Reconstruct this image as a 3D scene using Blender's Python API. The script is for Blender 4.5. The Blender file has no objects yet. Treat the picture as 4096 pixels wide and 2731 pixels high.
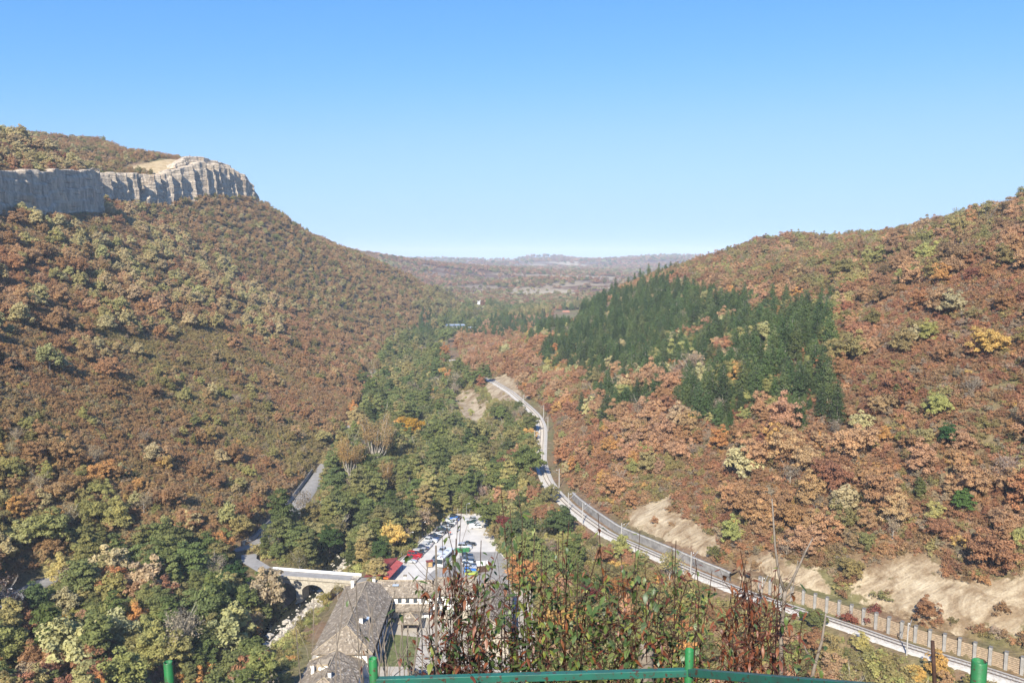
import bpy, bmesh, math, random
import numpy as np
from mathutils import Vector, Matrix
rng = np.random.default_rng(7)
random.seed(7)
sc = bpy.context.scene
R = math.radians
# ------------------------------------------------------------------ camera, sky, sun, exposure
CAMZ = 100.0
PITCH = 6.07
FPX = 800.0
cam_d = bpy.data.cameras.new('camera'); cam = bpy.data.objects.new('camera', cam_d)
sc.collection.objects.link(cam); sc.camera = cam
cam.location = (0, 0, CAMZ); cam.rotation_euler = (R(90 - PITCH), 0, 0)
cam_d.sensor_width = 36; cam_d.lens = 36 * FPX / 1024
cam_d.clip_start = 0.1; cam_d.clip_end = 60000
SUN_EL = 37.0
SUN_D = (0.24, 0.971)                      # horizontal direction the light travels
world = bpy.data.worlds.new('World'); sc.world = world; world.use_nodes = True
wn = world.node_tree; wn.nodes.clear()
sky_n = wn.nodes.new('ShaderNodeTexSky'); sky_n.sky_type = 'NISHITA'; sky_n.sun_disc = False
sky_n.sun_elevation = R(SUN_EL)
sky_n.sun_rotation = math.atan2(-SUN_D[0], -SUN_D[1])
sky_n.altitude = 200; sky_n.air_density = 1.0; sky_n.dust_density = 0.0; sky_n.ozone_density = 3.0
bgn = wn.nodes.new('ShaderNodeBackground'); bgn.inputs[1].default_value = 0.1
# camera colour response for the sky: compresses the bright horizon, keeps it blue
sk1 = wn.nodes.new('ShaderNodeVectorMath'); sk1.operation = 'SCALE'; sk1.inputs['Scale'].default_value = 1/16
crv = wn.nodes.new('ShaderNodeRGBCurve'); sk2 = wn.nodes.new('ShaderNodeVectorMath'); sk2.operation = 'SCALE'; sk2.inputs['Scale'].default_value = 8.25
for ch, pts in enumerate((((0, 0), (0.125, 0.125), (0.29, 0.30), (0.75, 0.315), (1, 0.32)), ((0, 0), (0.217, 0.345), (0.44, 0.515), (0.8, 0.515), (1, 0.515)), ((0, 0), (0.36, 0.74), (0.5, 0.78), (0.75, 0.79), (1, 0.79)))):
    cm = crv.mapping.curves[ch]
    cm.points[0].location = pts[0]; cm.points[1].location = pts[-1]
    for p in pts[1:-1]: cm.points.new(*p)
crv.mapping.update()
won = wn.nodes.new('ShaderNodeOutputWorld')
wn.links.new(sky_n.outputs[0], sk1.inputs[0]); wn.links.new(sk1.outputs[0], crv.inputs['Color']); wn.links.new(crv.outputs[0], sk2.inputs[0]); wn.links.new(sk2.outputs[0], bgn.inputs[0]); wn.links.new(bgn.outputs[0], won.inputs[0])
sun_d = bpy.data.lights.new('sun', 'SUN'); sun = bpy.data.objects.new('sun', sun_d)
sc.collection.objects.link(sun)
sun_d.energy = 5.0; sun_d.angle = R(0.53); sun_d.color = (1.0, 0.94, 0.83)
ce = math.cos(R(SUN_EL))
sun.rotation_euler = Vector((SUN_D[0]*ce, SUN_D[1]*ce, -math.sin(R(SUN_EL)))).to_track_quat('-Z', 'Y').to_euler()
sun.location = (-40, -120, 220)
sc.view_settings.view_transform = 'Standard'; sc.view_settings.look = 'None'
sc.view_settings.exposure = 0.8; sc.view_settings.gamma = 1.0
sc.cycles.max_bounces = 5; sc.cycles.diffuse_bounces = 2; sc.cycles.glossy_bounces = 2
sc.cycles.transmission_bounces = 3; sc.cycles.transparent_max_bounces = 6; sc.cycles.volume_bounces = 0
sc.cycles.use_denoising = True
sc.cycles.sample_clamp_indirect = 6.0

# ------------------------------------------------------------------ helpers
COL = sc.collection
def tag(o, label=None, cat=None, group=None, kind=None):
    if label: o['label'] = label
    if cat: o['category'] = cat
    if group: o['group'] = group
    if kind: o['kind'] = kind
    return o
def empty(name, loc=(0, 0, 0), rz=0.0, s=1.0):
    o = bpy.data.objects.new(name, None); COL.objects.link(o)
    o.location = loc; o.rotation_euler = (0, 0, rz); o.scale = (s, s, s)
    o.empty_display_size = 0.3
    return o
def link(name, me, parent=None, mat=None):
    o = bpy.data.objects.new(name, me); COL.objects.link(o)
    if parent is not None: o.parent = parent
    if mat is not None and len(me.materials) == 0: me.materials.append(mat)
    return o
def np_mesh(name, v, faces, smooth=False):
    """faces: int array (M,k)"""
    v = np.asarray(v, np.float32); faces = np.asarray(faces, np.int32)
    m, k = faces.shape
    me = bpy.data.meshes.new(name)
    me.vertices.add(len(v)); me.vertices.foreach_set('co', v.ravel())
    me.loops.add(m*k); me.loops.foreach_set('vertex_index', faces.ravel())
    me.polygons.add(m); me.polygons.foreach_set('loop_start', np.arange(0, m*k, k, dtype=np.int32))
    me.polygons.foreach_set('loop_total', np.full(m, k, np.int32))
    if smooth: me.polygons.foreach_set('use_smooth', np.ones(m, bool))
    me.update(calc_edges=True)
    return me
class MB:
    """collects boxes, prisms and tubes; build() links them as one mesh object"""
    def __init__(s): s.v = []; s.f = []
    def add(s, vs, fs):
        n = len(s.v); s.v += [tuple(p) for p in vs]; s.f += [tuple(i+n for i in f) for f in fs]; return s
    def box(s, c, d, rz=0.0, M=None):
        hx, hy, hz = d[0]/2, d[1]/2, d[2]/2
        cs, sn = math.cos(rz), math.sin(rz)
        vs = []
        for z in (-hz, hz):
            for x, y in ((-hx, -hy), (hx, -hy), (hx, hy), (-hx, hy)):
                vs.append((c[0]+x*cs-y*sn, c[1]+x*sn+y*cs, c[2]+z))
        if M: vs = [M @ Vector(p) for p in vs]
        return s.add(vs, [(3,2,1,0),(4,5,6,7),(0,1,5,4),(1,2,6,5),(2,3,7,6),(3,0,4,7)])
    def prism(s, pts, z0, z1):
        n = len(pts)
        a = [(p[0], p[1], z0) for p in pts]; b = [(p[0], p[1], z1) for p in pts]
        fs = [tuple(range(n-1, -1, -1)), tuple(range(n, 2*n))]
        for i in range(n): j = (i+1) % n; fs.append((i, j, n+j, n+i))
        return s.add(a+b, fs)
    def tube(s, pts, rads, n=6, cap=True):
        pts = [Vector(p) for p in pts]
        if not hasattr(rads, '__len__'): rads = [rads]*len(pts)
        base = len(s.v); k = len(pts)
        ref = None
        for i, p in enumerate(pts):
            t = (pts[min(i+1, k-1)] - pts[max(i-1, 0)])
            if t.length < 1e-9: t = Vector((0, 0, 1))
            t.normalize()
            if ref is None:
                ref = t.orthogonal().normalized()
            ref = (ref - t*ref.dot(t))
            if ref.length < 1e-6: ref = t.orthogonal()
            ref.normalize(); q = t.cross(ref)
            for j in range(n):
                a = 2*math.pi*j/n
                s.v.append(tuple(p + (ref*math.cos(a) + q*math.sin(a))*rads[i]))
        for i in range(k-1):
            for j in range(n):
                j2 = (j+1) % n
                s.f.append((base+i*n+j, base+i*n+j2, base+(i+1)*n+j2, base+(i+1)*n+j))
        if cap:
            s.f.append(tuple(base+j for j in range(n-1, -1, -1)))
            s.f.append(tuple(base+(k-1)*n+j for j in range(n)))
        return s
    def mesh(s, name, smooth=False):
        me = bpy.data.meshes.new(name); me.from_pydata(s.v, [], s.f)
        if smooth: me.polygons.foreach_set('use_smooth', np.ones(len(me.polygons), bool))
        me.update(); return me
    def build(s, name, mat, parent=None, smooth=False):
        return link(name, s.mesh(name, smooth), parent, mat)

# value noise
_perm = rng.random((256, 256)).astype(np.float32)
def vnoise(x, y):
    x = np.asarray(x, float); y = np.asarray(y, float)
    xi = np.floor(x).astype(int); yi = np.floor(y).astype(int)
    fx = x-xi; fy = y-yi
    fx = fx*fx*(3-2*fx); fy = fy*fy*(3-2*fy)
    a = _perm[xi & 255, yi & 255]; b = _perm[(xi+1) & 255, yi & 255]
    c = _perm[xi & 255, (yi+1) & 255]; d = _perm[(xi+1) & 255, (yi+1) & 255]
    return (a*(1-fx)+b*fx)*(1-fy)+(c*(1-fx)+d*fx)*fy
def fbm(x, y, scale, octv=4, ox=0.0):
    s = 0.0; a = 0.5; n = 0.0; f = 1.0/scale
    for i in range(octv):
        s = s + a*vnoise(x*f+ox+17.3*i, y*f+ox*1.7+9.1*i); n += a; a *= 0.5; f *= 2.03
    return s/n*2-1
def sstep(a, b, x):
    t = np.clip((np.asarray(x, float)-a)/(b-a), 0, 1); return t*t*(3-2*t)

# photo pixel (1024 wide) -> direction, and back
cp, sp = math.cos(R(PITCH)), math.sin(R(PITCH))
def rdir(u, v):
    a = u-512.0; b = 341.0-v
    return (a, FPX*cp+b*sp, -FPX*sp+b*cp)
def at_z(u, v, z):
    d = rdir(u, v); t = (z-CAMZ)/d[2]; return (d[0]*t, d[1]*t, z)
def at_y(u, v, y):
    d = rdir(u, v); t = y/d[1]; return (d[0]*t, y, CAMZ+d[2]*t)
def proj(x, y, z):
    x = np.asarray(x, float); y = np.asarray(y, float); z = np.asarray(z, float)-CAMZ
    f = y*cp - z*sp; w = y*sp + z*cp
    f = np.where(f > 0.1, f, 0.1)
    return 512+FPX*x/f, 341-FPX*w/f

# ------------------------------------------------------------------ terrain height
def IP(y, tab):
    t = np.asarray(tab, float); return np.interp(y, t[:, 0], t[:, 1])
RAILX = [(60, 202.4), (110, 152.7), (164.9, 98.1), (172.0, 89.5), (176.5, 85.6), (183.7, 79.4), (197.0, 65.4), (205.0, 58.4), (216.1, 50.2), (229.1, 41.8), (245.8, 30.4), (262.3, 24.3), (276.5, 19.7), (292.2, 16.1), (308.4, 13.6), (326.4, 12.6), (339.7, 12.4), (362.3, 13.5), (388.3, 14.9), (407.4, 15.2), (428.5, 13.6), (448.4, 10.1), (500, -1), (545, -15), (581, -35), (620, -46), (700, -55), (800, -60), (900, -40), (1000, 0), (1200, 60), (2000, 100)]
RAILZ = [(0,12),(300,12),(395,13),(460,14),(580,16),(700,18),(1200,20),(2000,24)]
ROADX = [(0,-132),(150,-134),(202,-135),(225,-134),(240,-116),(252,-95),(262,-85),(300,-83.5),(337,-84.5),(400,-87.5),(466,-90.5),(545,-99),(620,-112),(700,-118),(800,-118),(900,-100),(1000,-88),(1200,-72),(2000,-60)]
ROADZ = [(0,10),(202,8.5),(225,7),(240,5),(252,3.6),(262,3.0),(300,3.0),(337,4),(400,5),(466,6),(700,10),(900,12),(1000,14),(1200,19),(2000,24)]
RIVX = [(0,-74),(150,-76),(207,-69),(239,-62),(277,-58.5),(300,-52),(350,-45),(400,-45),(450,-48),(520,-57),(545,-63),(580,-76),(620,-86),(700,-92),(900,-80),(1000,-45),(1200,-5),(2000,20)]
RIVZ = [(0,-7.5),(239,-6),(300,-4),(400,-1),(550,2),(700,5),(900,8),(1300,15),(2000,22)]
CLX = [(0,-270),(300,-280),(440,-288),(520,-293),(560,-296),(598,-299),(608,-325),(640,-341),(680,-340),(740,-325),(800,-308),(860,-292),(898,-281),(940,-262),(980,-231),(1080,-161),(1200,-110),(1300,-92),(2000,-80)]
CLB = [(0,105),(300,118),(440,122),(520,128),(560,131),(598,131),(608,140),(680,146),(745,149),(800,158),(880,164),(898,160),(940,140),(980,116),(1080,86),(1200,45),(1300,30),(2000,28)]
CLH = [(0,20),(400,24),(480,24),(560,26),(598,30),(606,26),(625,21),(680,21),(745,25),(800,33),(840,31),(880,22),(896,9),(904,0),(2000,0)]
LP2 = [(0,-330,150),(440,-345,170),(560,-350,180),(590,-352,179),(625,-385,178),(740,-385,181),(820,-370,198),(880,-350,203),(905,-338,192),(940,-320,168),(980,-300,146),(1080,-250,120),(1200,-300,110),(1500,-320,60),(2000,-320,40)]
LP3 = [(0,-480,180),(440,-480,195),(560,-480,200),(640,-480,197),(740,-480,206),(820,-480,216),(900,-480,227),(950,-480,231),(1000,-470,208),(1080,-450,160),(1200,-500,150),(1500,-600,80),(2000,-700,60)]
RT = [ # y, RAx,RAz, RBx,RBz, RCx,RCz, RDx,RDz
 (60,225,42,290,80,380,118,500,125),(100,190,40,250,75,330,115,450,124),(174,132,38,186,72,270,116,400,128),(220,101,40,156,75,245,120,400,132),
 (260,82,41,140,79,215,116,380,134),(300,66,42,130,79,195,107,330,134),(350,60,40,120,68,190,96,300,128),(420,60,37,115,62,190,95,265,119),
 (500,50,36,110,61,180,94,255,115),(600,10,31,80,57,150,83,244,109),(650,-18,19,45,44,130,80,230,110),(700,-10,17,20,27,105,71,215,108),
 (750,0,16,40,26,82,54,200,102),(800,20,17,80,27,130,58,187,94),(900,60,18,120,24,187,52,350,104),(1000,100,20,200,25,350,68,600,106),
 (1200,150,24,300,28,500,60,800,95),(2000,300,28,600,34,900,50,1500,70)]
RT = np.array(RT, float)
def far_h(x, y):
    b = np.interp(y, [1000,1400,2000,3000,4000,5500,7000,9500,20000], [20,23,26,34,44,58,50,40,30])
    amp = np.interp(y, [1200,2000,4000,6000], [4,9,17,14])
    h = b + amp*fbm(x, y*1.3, 420, 4, 3.1)
    for bx, by, sx, sy, hh in ((70,1850,150,110,14),(-520,2150,330,260,80),(-250,2700,420,240,26),(230,5450,220,420,36),(980,5400,480,500,30),(-420,5300,420,420,14),(330,3100,300,160,10),(1500,5600,500,500,30),(-1200,5200,500,500,18)):
        h = h + hh*np.exp(-((x-bx)/sx)**2-((y-by)/sy)**2)
    for yc, am, wd, fx_, ph in ((1750,12,120,260,0.4),(2350,24,190,420,2.0),(3300,28,260,560,4.1),(4350,26,320,700,1.0)):
        h = h + am*np.exp(-((y-yc-0.25*wd*np.sin(x/fx_*1.7+ph))/wd)**2)*(0.45+0.55*np.sin(x/fx_+ph))
    return h
def H(x, y):
    x = np.asarray(x, float); y = np.asarray(y, float)
    x, y = np.broadcast_arrays(x, y)
    rx, rz = IP(y, RAILX), IP(y, RAILZ); kk = np.hypot(1, (IP(y+3, RAILX)-IP(y-3, RAILX))/6); dx, dz = IP(y, ROADX), IP(y, ROADZ)
    vx, vz = IP(y, RIVX), IP(y, RIVZ)
    cx, cb, ch = IP(y, CLX), IP(y, CLB), IP(y, CLH)
    l2 = np.array(LP2, float); l3 = np.array(LP3, float)
    l2x, l2z = np.interp(y, l2[:,0], l2[:,1]), np.interp(y, l2[:,0], l2[:,2])
    l3x, l3z = np.interp(y, l3[:,0], l3[:,1]), np.interp(y, l3[:,0], l3[:,2])
    rr = [np.interp(y, RT[:,0], RT[:,k]) for k in range(1, 9)]
    wallh = np.interp(y, [100,205,215,275,290], [4.0,4.0,2.9,2.6,0.8])
    bank = np.interp(y, [0,300,400,700,1300], [0.3,0.3,2.5,8,17])
    m1 = 0.36
    P = [(l3x-900, l3z+8), (l3x, l3z), (l2x, l2z), (cx-9.0, cb+ch-0.5), (cx-5.0, cb-1.0), (cx+1.6, cb),
         (cx*m1+(dx-5)*(1-m1), cb*m1+(dz+2)*(1-m1)-1.5),
         (dx-6.2, dz+3.0), (dx-4.6, dz+0.0), (dx+4.4, dz), (vx-10, np.minimum(dz, vz+4.5)), (vx-6, vz), (vx+6, vz), (vx+12, bank-1.2), (vx+16, bank),
         (np.maximum(rx-24, vx+18), bank), (rx-4.2*kk, rz), (rx+6.0*kk, rz), (rx+6.6*kk, rz+wallh),
         (rr[0], rr[1]), (rr[2], rr[3]), (rr[4], rr[5]), (rr[6], rr[7]), (rr[6]+500, rr[7]+14)]
    X = np.maximum.accumulate(np.stack([p[0] for p in P]) + 1e-3*np.arange(len(P)).reshape((-1,)+(1,)*x.ndim), axis=0)
    Z = np.stack([p[1] for p in P])
    h = np.where(x < X[0], Z[0], Z[-1])
    for k in range(len(P)-1):
        w = np.clip((x-X[k])/np.maximum(X[k+1]-X[k], 1e-4), 0, 1)
        inside = (x >= X[k]) & (x <= X[k+1])
        h = np.where(inside, Z[k]*(1-w)+Z[k+1]*w, h)
    free = np.maximum(sstep(8, 45, dx-x), sstep(14, 50, x-rx))
    free = free*(0.25+0.75*sstep(6, 40, np.abs(x-cx)))
    h = h + free*(5.5*fbm(x, y, 75, 3, 1.2) + 1.3*fbm(x, y, 14, 2, 5.0))
    w = sstep(1200, 1650, y)
    h = h*(1-w) + far_h(x, y)*w
    cz = np.interp(y, [-2000,2.0,4.5,8,14,30,60,100,125,150], [98.35,98.35,96.4,94.5,88.5,73,45,14,2,-30])
    cz = cz + sstep(14, 30, y)*3*fbm(x, y, 20, 3, 8.0)
    cz = np.where(y < 150, cz, -50)
    return np.maximum(h, cz)
# fast lookup grid for the valley
GX0, GX1, GY0, GY1, GS = -720.0, 720.0, -60.0, 1500.0, 2.0
_gx = np.arange(GX0, GX1+GS, GS); _gy = np.arange(GY0, GY1+GS, GS)
_G = H(_gx[None, :], _gy[:, None])
def HG(x, y):
    x = np.asarray(x, float); y = np.asarray(y, float)
    i = np.clip((x-GX0)/GS, 0, len(_gx)-1.001); j = np.clip((y-GY0)/GS, 0, len(_gy)-1.001)
    i0 = i.astype(int); j0 = j.astype(int); fi = i-i0; fj = j-j0
    return (_G[j0,i0]*(1-fi)+_G[j0,i0+1]*fi)*(1-fj)+(_G[j0+1,i0]*(1-fi)+_G[j0+1,i0+1]*fi)*fj
def ground_hit(u, v, y0=120.0, y1=1450.0):
    """where the photo's ray through a pixel meets the ground"""
    d = rdir(u, v); y = np.arange(y0, y1, 1.0); x = d[0]/d[1]*y; z = CAMZ+d[2]/d[1]*y
    k = np.argmax(HG(x, y) >= z)
    return float(x[k]), float(y[k]), float(HG(x[k], y[k]))
def in_poly(px, py, poly):
    px = np.asarray(px, float); py = np.asarray(py, float)
    r = np.zeros(px.shape, bool); n = len(poly)
    for i in range(n):
        x1, y1 = poly[i]; x2, y2 = poly[(i+1) % n]
        c = ((y1 > py) != (y2 > py)) & (px < (x2-x1)*(py-y1)/((y2-y1) if y2 != y1 else 1e-9)+x1)
        r ^= c
    return r
def seg_dist(px, py, pts):
    d = np.full(np.shape(px), 1e9)
    for (x1, y1), (x2, y2) in zip(pts[:-1], pts[1:]):
        l2 = (x2-x1)**2+(y2-y1)**2
        t = np.clip(((px-x1)*(x2-x1)+(py-y1)*(y2-y1))/l2, 0, 1)
        d = np.minimum(d, np.hypot(px-x1-t*(x2-x1), py-y1-t*(y2-y1)))
    return d
# bare eroded banks, outlined on the hillside (photo pixels projected to the ground)
BARE_PX = [
 [(625,525),(635,507),(669,497),(674,499),(670,511),(689,515),(698,525),(709,533),(722,538),(719,550),(703,558),(672,553),(651,543),(630,533)],
 [(838,604),(850,586),(862,572),(888,558),(915,548),(940,556),(946,572),(965,580),(985,582),(1005,578),(1034,570),(1034,640),(985,628),(940,618),(900,614),(860,614)],
 [(744,566),(750,556),(772,550),(790,560),(806,564),(830,572),(838,590),(826,602),(800,596),(768,586)],
 [(452,398),(462,390),(474,388),(490,402),(486,416),(478,426),(468,424),(459,412)],
 [(483,388),(492,379),(504,374),(518,380),(521,396),(508,402),(492,400)],
]
# ------------------------------------------------------------------ materials
def nmat(name):
    m = bpy.data.materials.new(name); m.use_nodes = True
    nt = m.node_tree; nt.nodes.clear()
    out = nt.nodes.new('ShaderNodeOutputMaterial')
    return m, nt, out
class N:
    def __init__(s, nt): s.nt = nt
    def n(s, t, **kw):
        o = s.nt.nodes.new(t)
        for k, v in kw.items(): setattr(o, k, v)
        return o
    def l(s, a, b): s.nt.links.new(a, b)
    def noise(s, scale, detail=4, rough=0.55, vec=None, dist=0.0):
        o = s.n('ShaderNodeTexNoise'); o.inputs['Scale'].default_value = scale; o.inputs['Detail'].default_value = detail
        o.inputs['Roughness'].default_value = rough; o.inputs['Distortion'].default_value = dist
        if vec is not None: s.l(vec, o.inputs['Vector'])
        return o.outputs['Fac']
    def pos(s): return s.n('ShaderNodeNewGeometry').outputs['Position']
    def obj(s): return s.n('ShaderNodeTexCoord').outputs['Object']
    def scaled(s, vec, sx, sy, sz):
        o = s.n('ShaderNodeVectorMath', operation='MULTIPLY'); s.l(vec, o.inputs[0]); o.inputs[1].default_value = (sx, sy, sz)
        return o.outputs[0]
    def ramp(s, fac, stops, interp='LINEAR'):
        o = s.n('ShaderNodeValToRGB'); cr = o.color_ramp; cr.interpolation = interp
        while len(cr.elements) < len(stops): cr.elements.new(0.5)
        for e, (p, c) in zip(cr.elements, stops): e.position = p; e.color = (*c, 1) if len(c) == 3 else c
        s.l(fac, o.inputs[0]); return o.outputs[0]
    def mix(s, fac, a, b, mode='MIX'):
        o = s.n('ShaderNodeMix', data_type='RGBA', blend_type=mode)
        for sock, val in ((o.inputs[0], fac), (o.inputs[6], a), (o.inputs[7], b)):
            if hasattr(val, 'is_output'): s.l(val, sock)
            elif isinstance(val, (int, float)): sock.default_value = val
            else: sock.default_value = (*val, 1)
        return o.outputs[2]
    def math(s, op, a, b=0.0, clamp=False):
        o = s.n('ShaderNodeMath', operation=op); o.use_clamp = clamp
        for i, val in enumerate((a, b)):
            if hasattr(val, 'is_output'): s.l(val, o.inputs[i])
            else: o.inputs[i].default_value = val
        return o.outputs[0]
    def attr(s, name, t='GEOMETRY'):
        o = s.n('ShaderNodeAttribute'); o.attribute_name = name; o.attribute_type = t; return o
    def bump(s, h, strength=0.5, dist=0.1):
        o = s.n('ShaderNodeBump'); o.inputs['Strength'].default_value = strength; o.inputs['Distance'].default_value = dist
        s.l(h, o.inputs['Height']); return o.outputs[0]
    def bsdf(s, col, rough=0.9, out=None, normal=None, metal=0.0, spec=0.3):
        o = s.n('ShaderNodeBsdfPrincipled')
        if hasattr(col, 'is_output'): s.l(col, o.inputs['Base Color'])
        else: o.inputs['Base Color'].default_value = (*col, 1)
        if hasattr(rough, 'is_output'): s.l(rough, o.inputs['Roughness'])
        else: o.inputs['Roughness'].default_value = rough
        o.inputs['Metallic'].default_value = metal; o.inputs['Specular IOR Level'].default_value = spec
        if normal is not None: s.l(normal, o.inputs['Normal'])
        if out is not None: s.l(o.outputs[0], out.inputs[0])
        return o
def flat(name, col, rough=0.8, var=0.25, scale=3.0, metal=0.0, spec=0.3, bump=0.0):
    m, nt, out = nmat(name); g = N(nt)
    f = g.noise(scale, 4, 0.6, g.obj())
    c = g.ramp(f, [(0.3, tuple(x*(1-var) for x in col)), (0.7, tuple(min(1, x*(1+var)) for x in col))])
    nrm = g.bump(f, bump, 0.05) if bump else None
    g.bsdf(c, rough, out, nrm, metal, spec); return m
M = {}
def mk_foliage(name, trans=0.42):
    m, nt, out = nmat(name); g = N(nt)
    a = g.attr('tcol', 'INSTANCER'); v = g.attr('var')
    c1 = g.mix(v.outputs['Fac'], (0.72, 0.75, 0.78), (1.28, 1.22, 1.08))
    c = g.mix(1.0, a.outputs['Color'], c1, 'MULTIPLY')
    d = g.n('ShaderNodeBsdfDiffuse'); t = g.n('ShaderNodeBsdfTranslucent'); mx = g.n('ShaderNodeMixShader')
    g.l(c, d.inputs[0]); g.l(c, t.inputs[0]); mx.inputs[0].default_value = trans
    g.l(d.outputs[0], mx.inputs[1]); g.l(t.outputs[0], mx.inputs[2]); g.l(mx.outputs[0], out.inputs[0])
    return m
M['foliage'] = mk_foliage('foliage')
M['bark'] = flat('bark', (0.15, 0.115, 0.09), 0.95, 0.35, 2.0)
M['pale_bark'] = flat('pale_bark', (0.36, 0.32, 0.27), 0.95, 0.3, 2.0)
# ground
def mk_ground():
    m, nt, out = nmat('ground_cover'); g = N(nt); p = g.pos()
    n1 = g.noise(0.035, 5, 0.6, p); n2 = g.noise(0.6, 5, 0.65, p); n3 = g.noise(0.012, 4, 0.6, p)
    litter = g.ramp(n2, [(0.25, (0.09, 0.06, 0.038)), (0.5, (0.19, 0.12, 0.07)), (0.75, (0.28, 0.19, 0.115))])
    grass = g.ramp(n2, [(0.3, (0.09, 0.085, 0.035)), (0.7, (0.20, 0.175, 0.08))])
    c = g.mix(g.ramp(n1, [(0.42, (0, 0, 0)), (0.6, (1, 1, 1))]), litter, grass)
    # eroded marl banks with tilted strata
    mp = g.n('ShaderNodeMapping'); mp.inputs['Rotation'].default_value = (0, 0, R(-35)); mp.inputs['Scale'].default_value = (0.16, 1.0, 0.25); g.l(p, mp.inputs['Vector']); sv = mp.outputs[0]
    strat = g.noise(1.0, 5, 0.6, sv); fine = g.noise(2.2, 4, 0.6, p)
    bare = g.ramp(strat, [(0.28, (0.26, 0.195, 0.12)), (0.5, (0.43, 0.345, 0.23)), (0.72, (0.55, 0.46, 0.325))])
    bare = g.mix(0.35, bare, g.ramp(fine, [(0.3, (0.16, 0.12, 0.075)), (0.7, (0.52, 0.43, 0.30))]))
    soil = g.ramp(g.noise(0.13, 6, .65, p, 0.6), [(0.40, (0.55, 0.48, 0.42)), (0.58, (1.0, 1.0, 1.0))])
    bare = g.mix(1.0, bare, soil, 'MULTIPLY')
    bare = g.mix(g.ramp(g.noise(3.2, 3, .6, p), [(0.66, (0, 0, 0)), (0.70, (0.75, 0.75, 0.75))]), bare, (0.15, 0.115, 0.075))
    ba = g.math('ADD', g.attr('bare').outputs['Fac'], g.math('ADD', g.math('MULTIPLY', g.math('SUBTRACT', n2, 0.5), 1.1), g.math('MULTIPLY', g.math('SUBTRACT', g.noise(0.16, 4, .6, p), 0.52), 2.2)))
    c = g.mix(g.ramp(ba, [(0.36, (0, 0, 0)), (0.52, (1, 1, 1))]), c, bare)
    # straw meadow
    me = g.math('ADD', g.attr('meadow').outputs['Fac'], g.math('MULTIPLY', g.math('SUBTRACT', n2, 0.5), 0.6))
    straw = g.ramp(g.noise(0.25, 5, 0.6, p), [(0.3, (0.30, 0.21, 0.11)), (0.7, (0.46, 0.36, 0.21))])
    c = g.mix(g.ramp(me, [(0.45, (0, 0, 0)), (0.58, (1, 1, 1))]), c, straw)
    # river gravel
    peb = g.n('ShaderNodeTexVoronoi'); peb.inputs['Scale'].default_value = 1.1; g.l(p, peb.inputs['Vector'])
    gravel = g.ramp(peb.outputs['Color'], [(0.2, (0.22, 0.19, 0.15)), (0.8, (0.50, 0.45, 0.37))])
    ga = g.math('ADD', g.attr('gravel').outputs['Fac'], g.math('MULTIPLY', g.math('SUBTRACT', n2, 0.5), 0.8))
    c = g.mix(g.ramp(ga, [(0.45, (0, 0, 0)), (0.55, (1, 1, 1))]), c, gravel)
    # far country: woods, ploughed strips, stubble fields
    pf = g.scaled(p, 0.45, 1.0, 1.0)
    f1 = g.noise(0.006, 5, 0.62, pf); f2 = g.noise(0.045, 4, 0.7, p)
    woods = g.ramp(f2, [(0.3, (0.045, 0.040, 0.022)), (0.5, (0.12, 0.062, 0.036)), (0.7, (0.19, 0.10, 0.055))])
    field = g.ramp(f1, [(0.50, (0, 0, 0)), (0.53, (1, 1, 1))])
    fc = g.ramp(g.noise(0.004, 3, 0.5, pf), [(0.4, (0.17, 0.125, 0.085)), (0.6, (0.38, 0.31, 0.21))])
    farc = g.mix(field, woods, fc)
    c = g.mix(g.attr('far').outputs['Fac'], c, farc)
    h = g.math('ADD', n2, g.math('MULTIPLY', strat, 1.5))
    g.bsdf(c, 0.95, out, g.bump(h, 0.6, 0.5), 0, 0.15)
    return m
M['ground'] = mk_ground()
def mk_rock():
    m, nt, out = nmat('limestone'); g = N(nt); p = g.pos()
    vs = g.scaled(p, 0.30, 0.30, 0.09)
    st = g.noise(1.0, 6, 0.65, vs); n2 = g.noise(0.5, 6, 0.7, p); big = g.noise(0.035, 3, 0.5, p)
    c = g.ramp(st, [(0.30, (0.15, 0.135, 0.115)), (0.48, (0.31, 0.28, 0.24)), (0.64, (0.48, 0.44, 0.38)), (0.8, (0.60, 0.55, 0.47))])
    och = g.ramp(st, [(0.3, (0.24, 0.17, 0.11)), (0.7, (0.58, 0.44, 0.29))])
    c = g.mix(g.ramp(big, [(0.54, (0, 0, 0)), (0.68, (0.8, 0.8, 0.8))]), c, och)
    c = g.mix(0.25, c, g.ramp(n2, [(0.3, (0.12, 0.12, 0.12)), (0.7, (0.62, 0.6, 0.56))]))
    c = g.mix(1.0, c, (1.42, 1.26, 1.07), 'MULTIPLY')
    hs_ = g.noise(1.0, 4, .6, g.scaled(p, 0.05, 0.05, 0.75))
    c = g.mix(g.ramp(hs_, [(0.33, (0.55, 0.55, 0.55)), (0.42, (0, 0, 0))]), c, (0.10, 0.085, 0.07))
    h = g.math('ADD', g.math('ADD', st, g.math('MULTIPLY', hs_, 1.5)), n2)
    g.bsdf(c, 0.95, out, g.bump(h, 0.9, 1.4), 0, 0.15)
    return m
M['rock'] = mk_rock()

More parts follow.
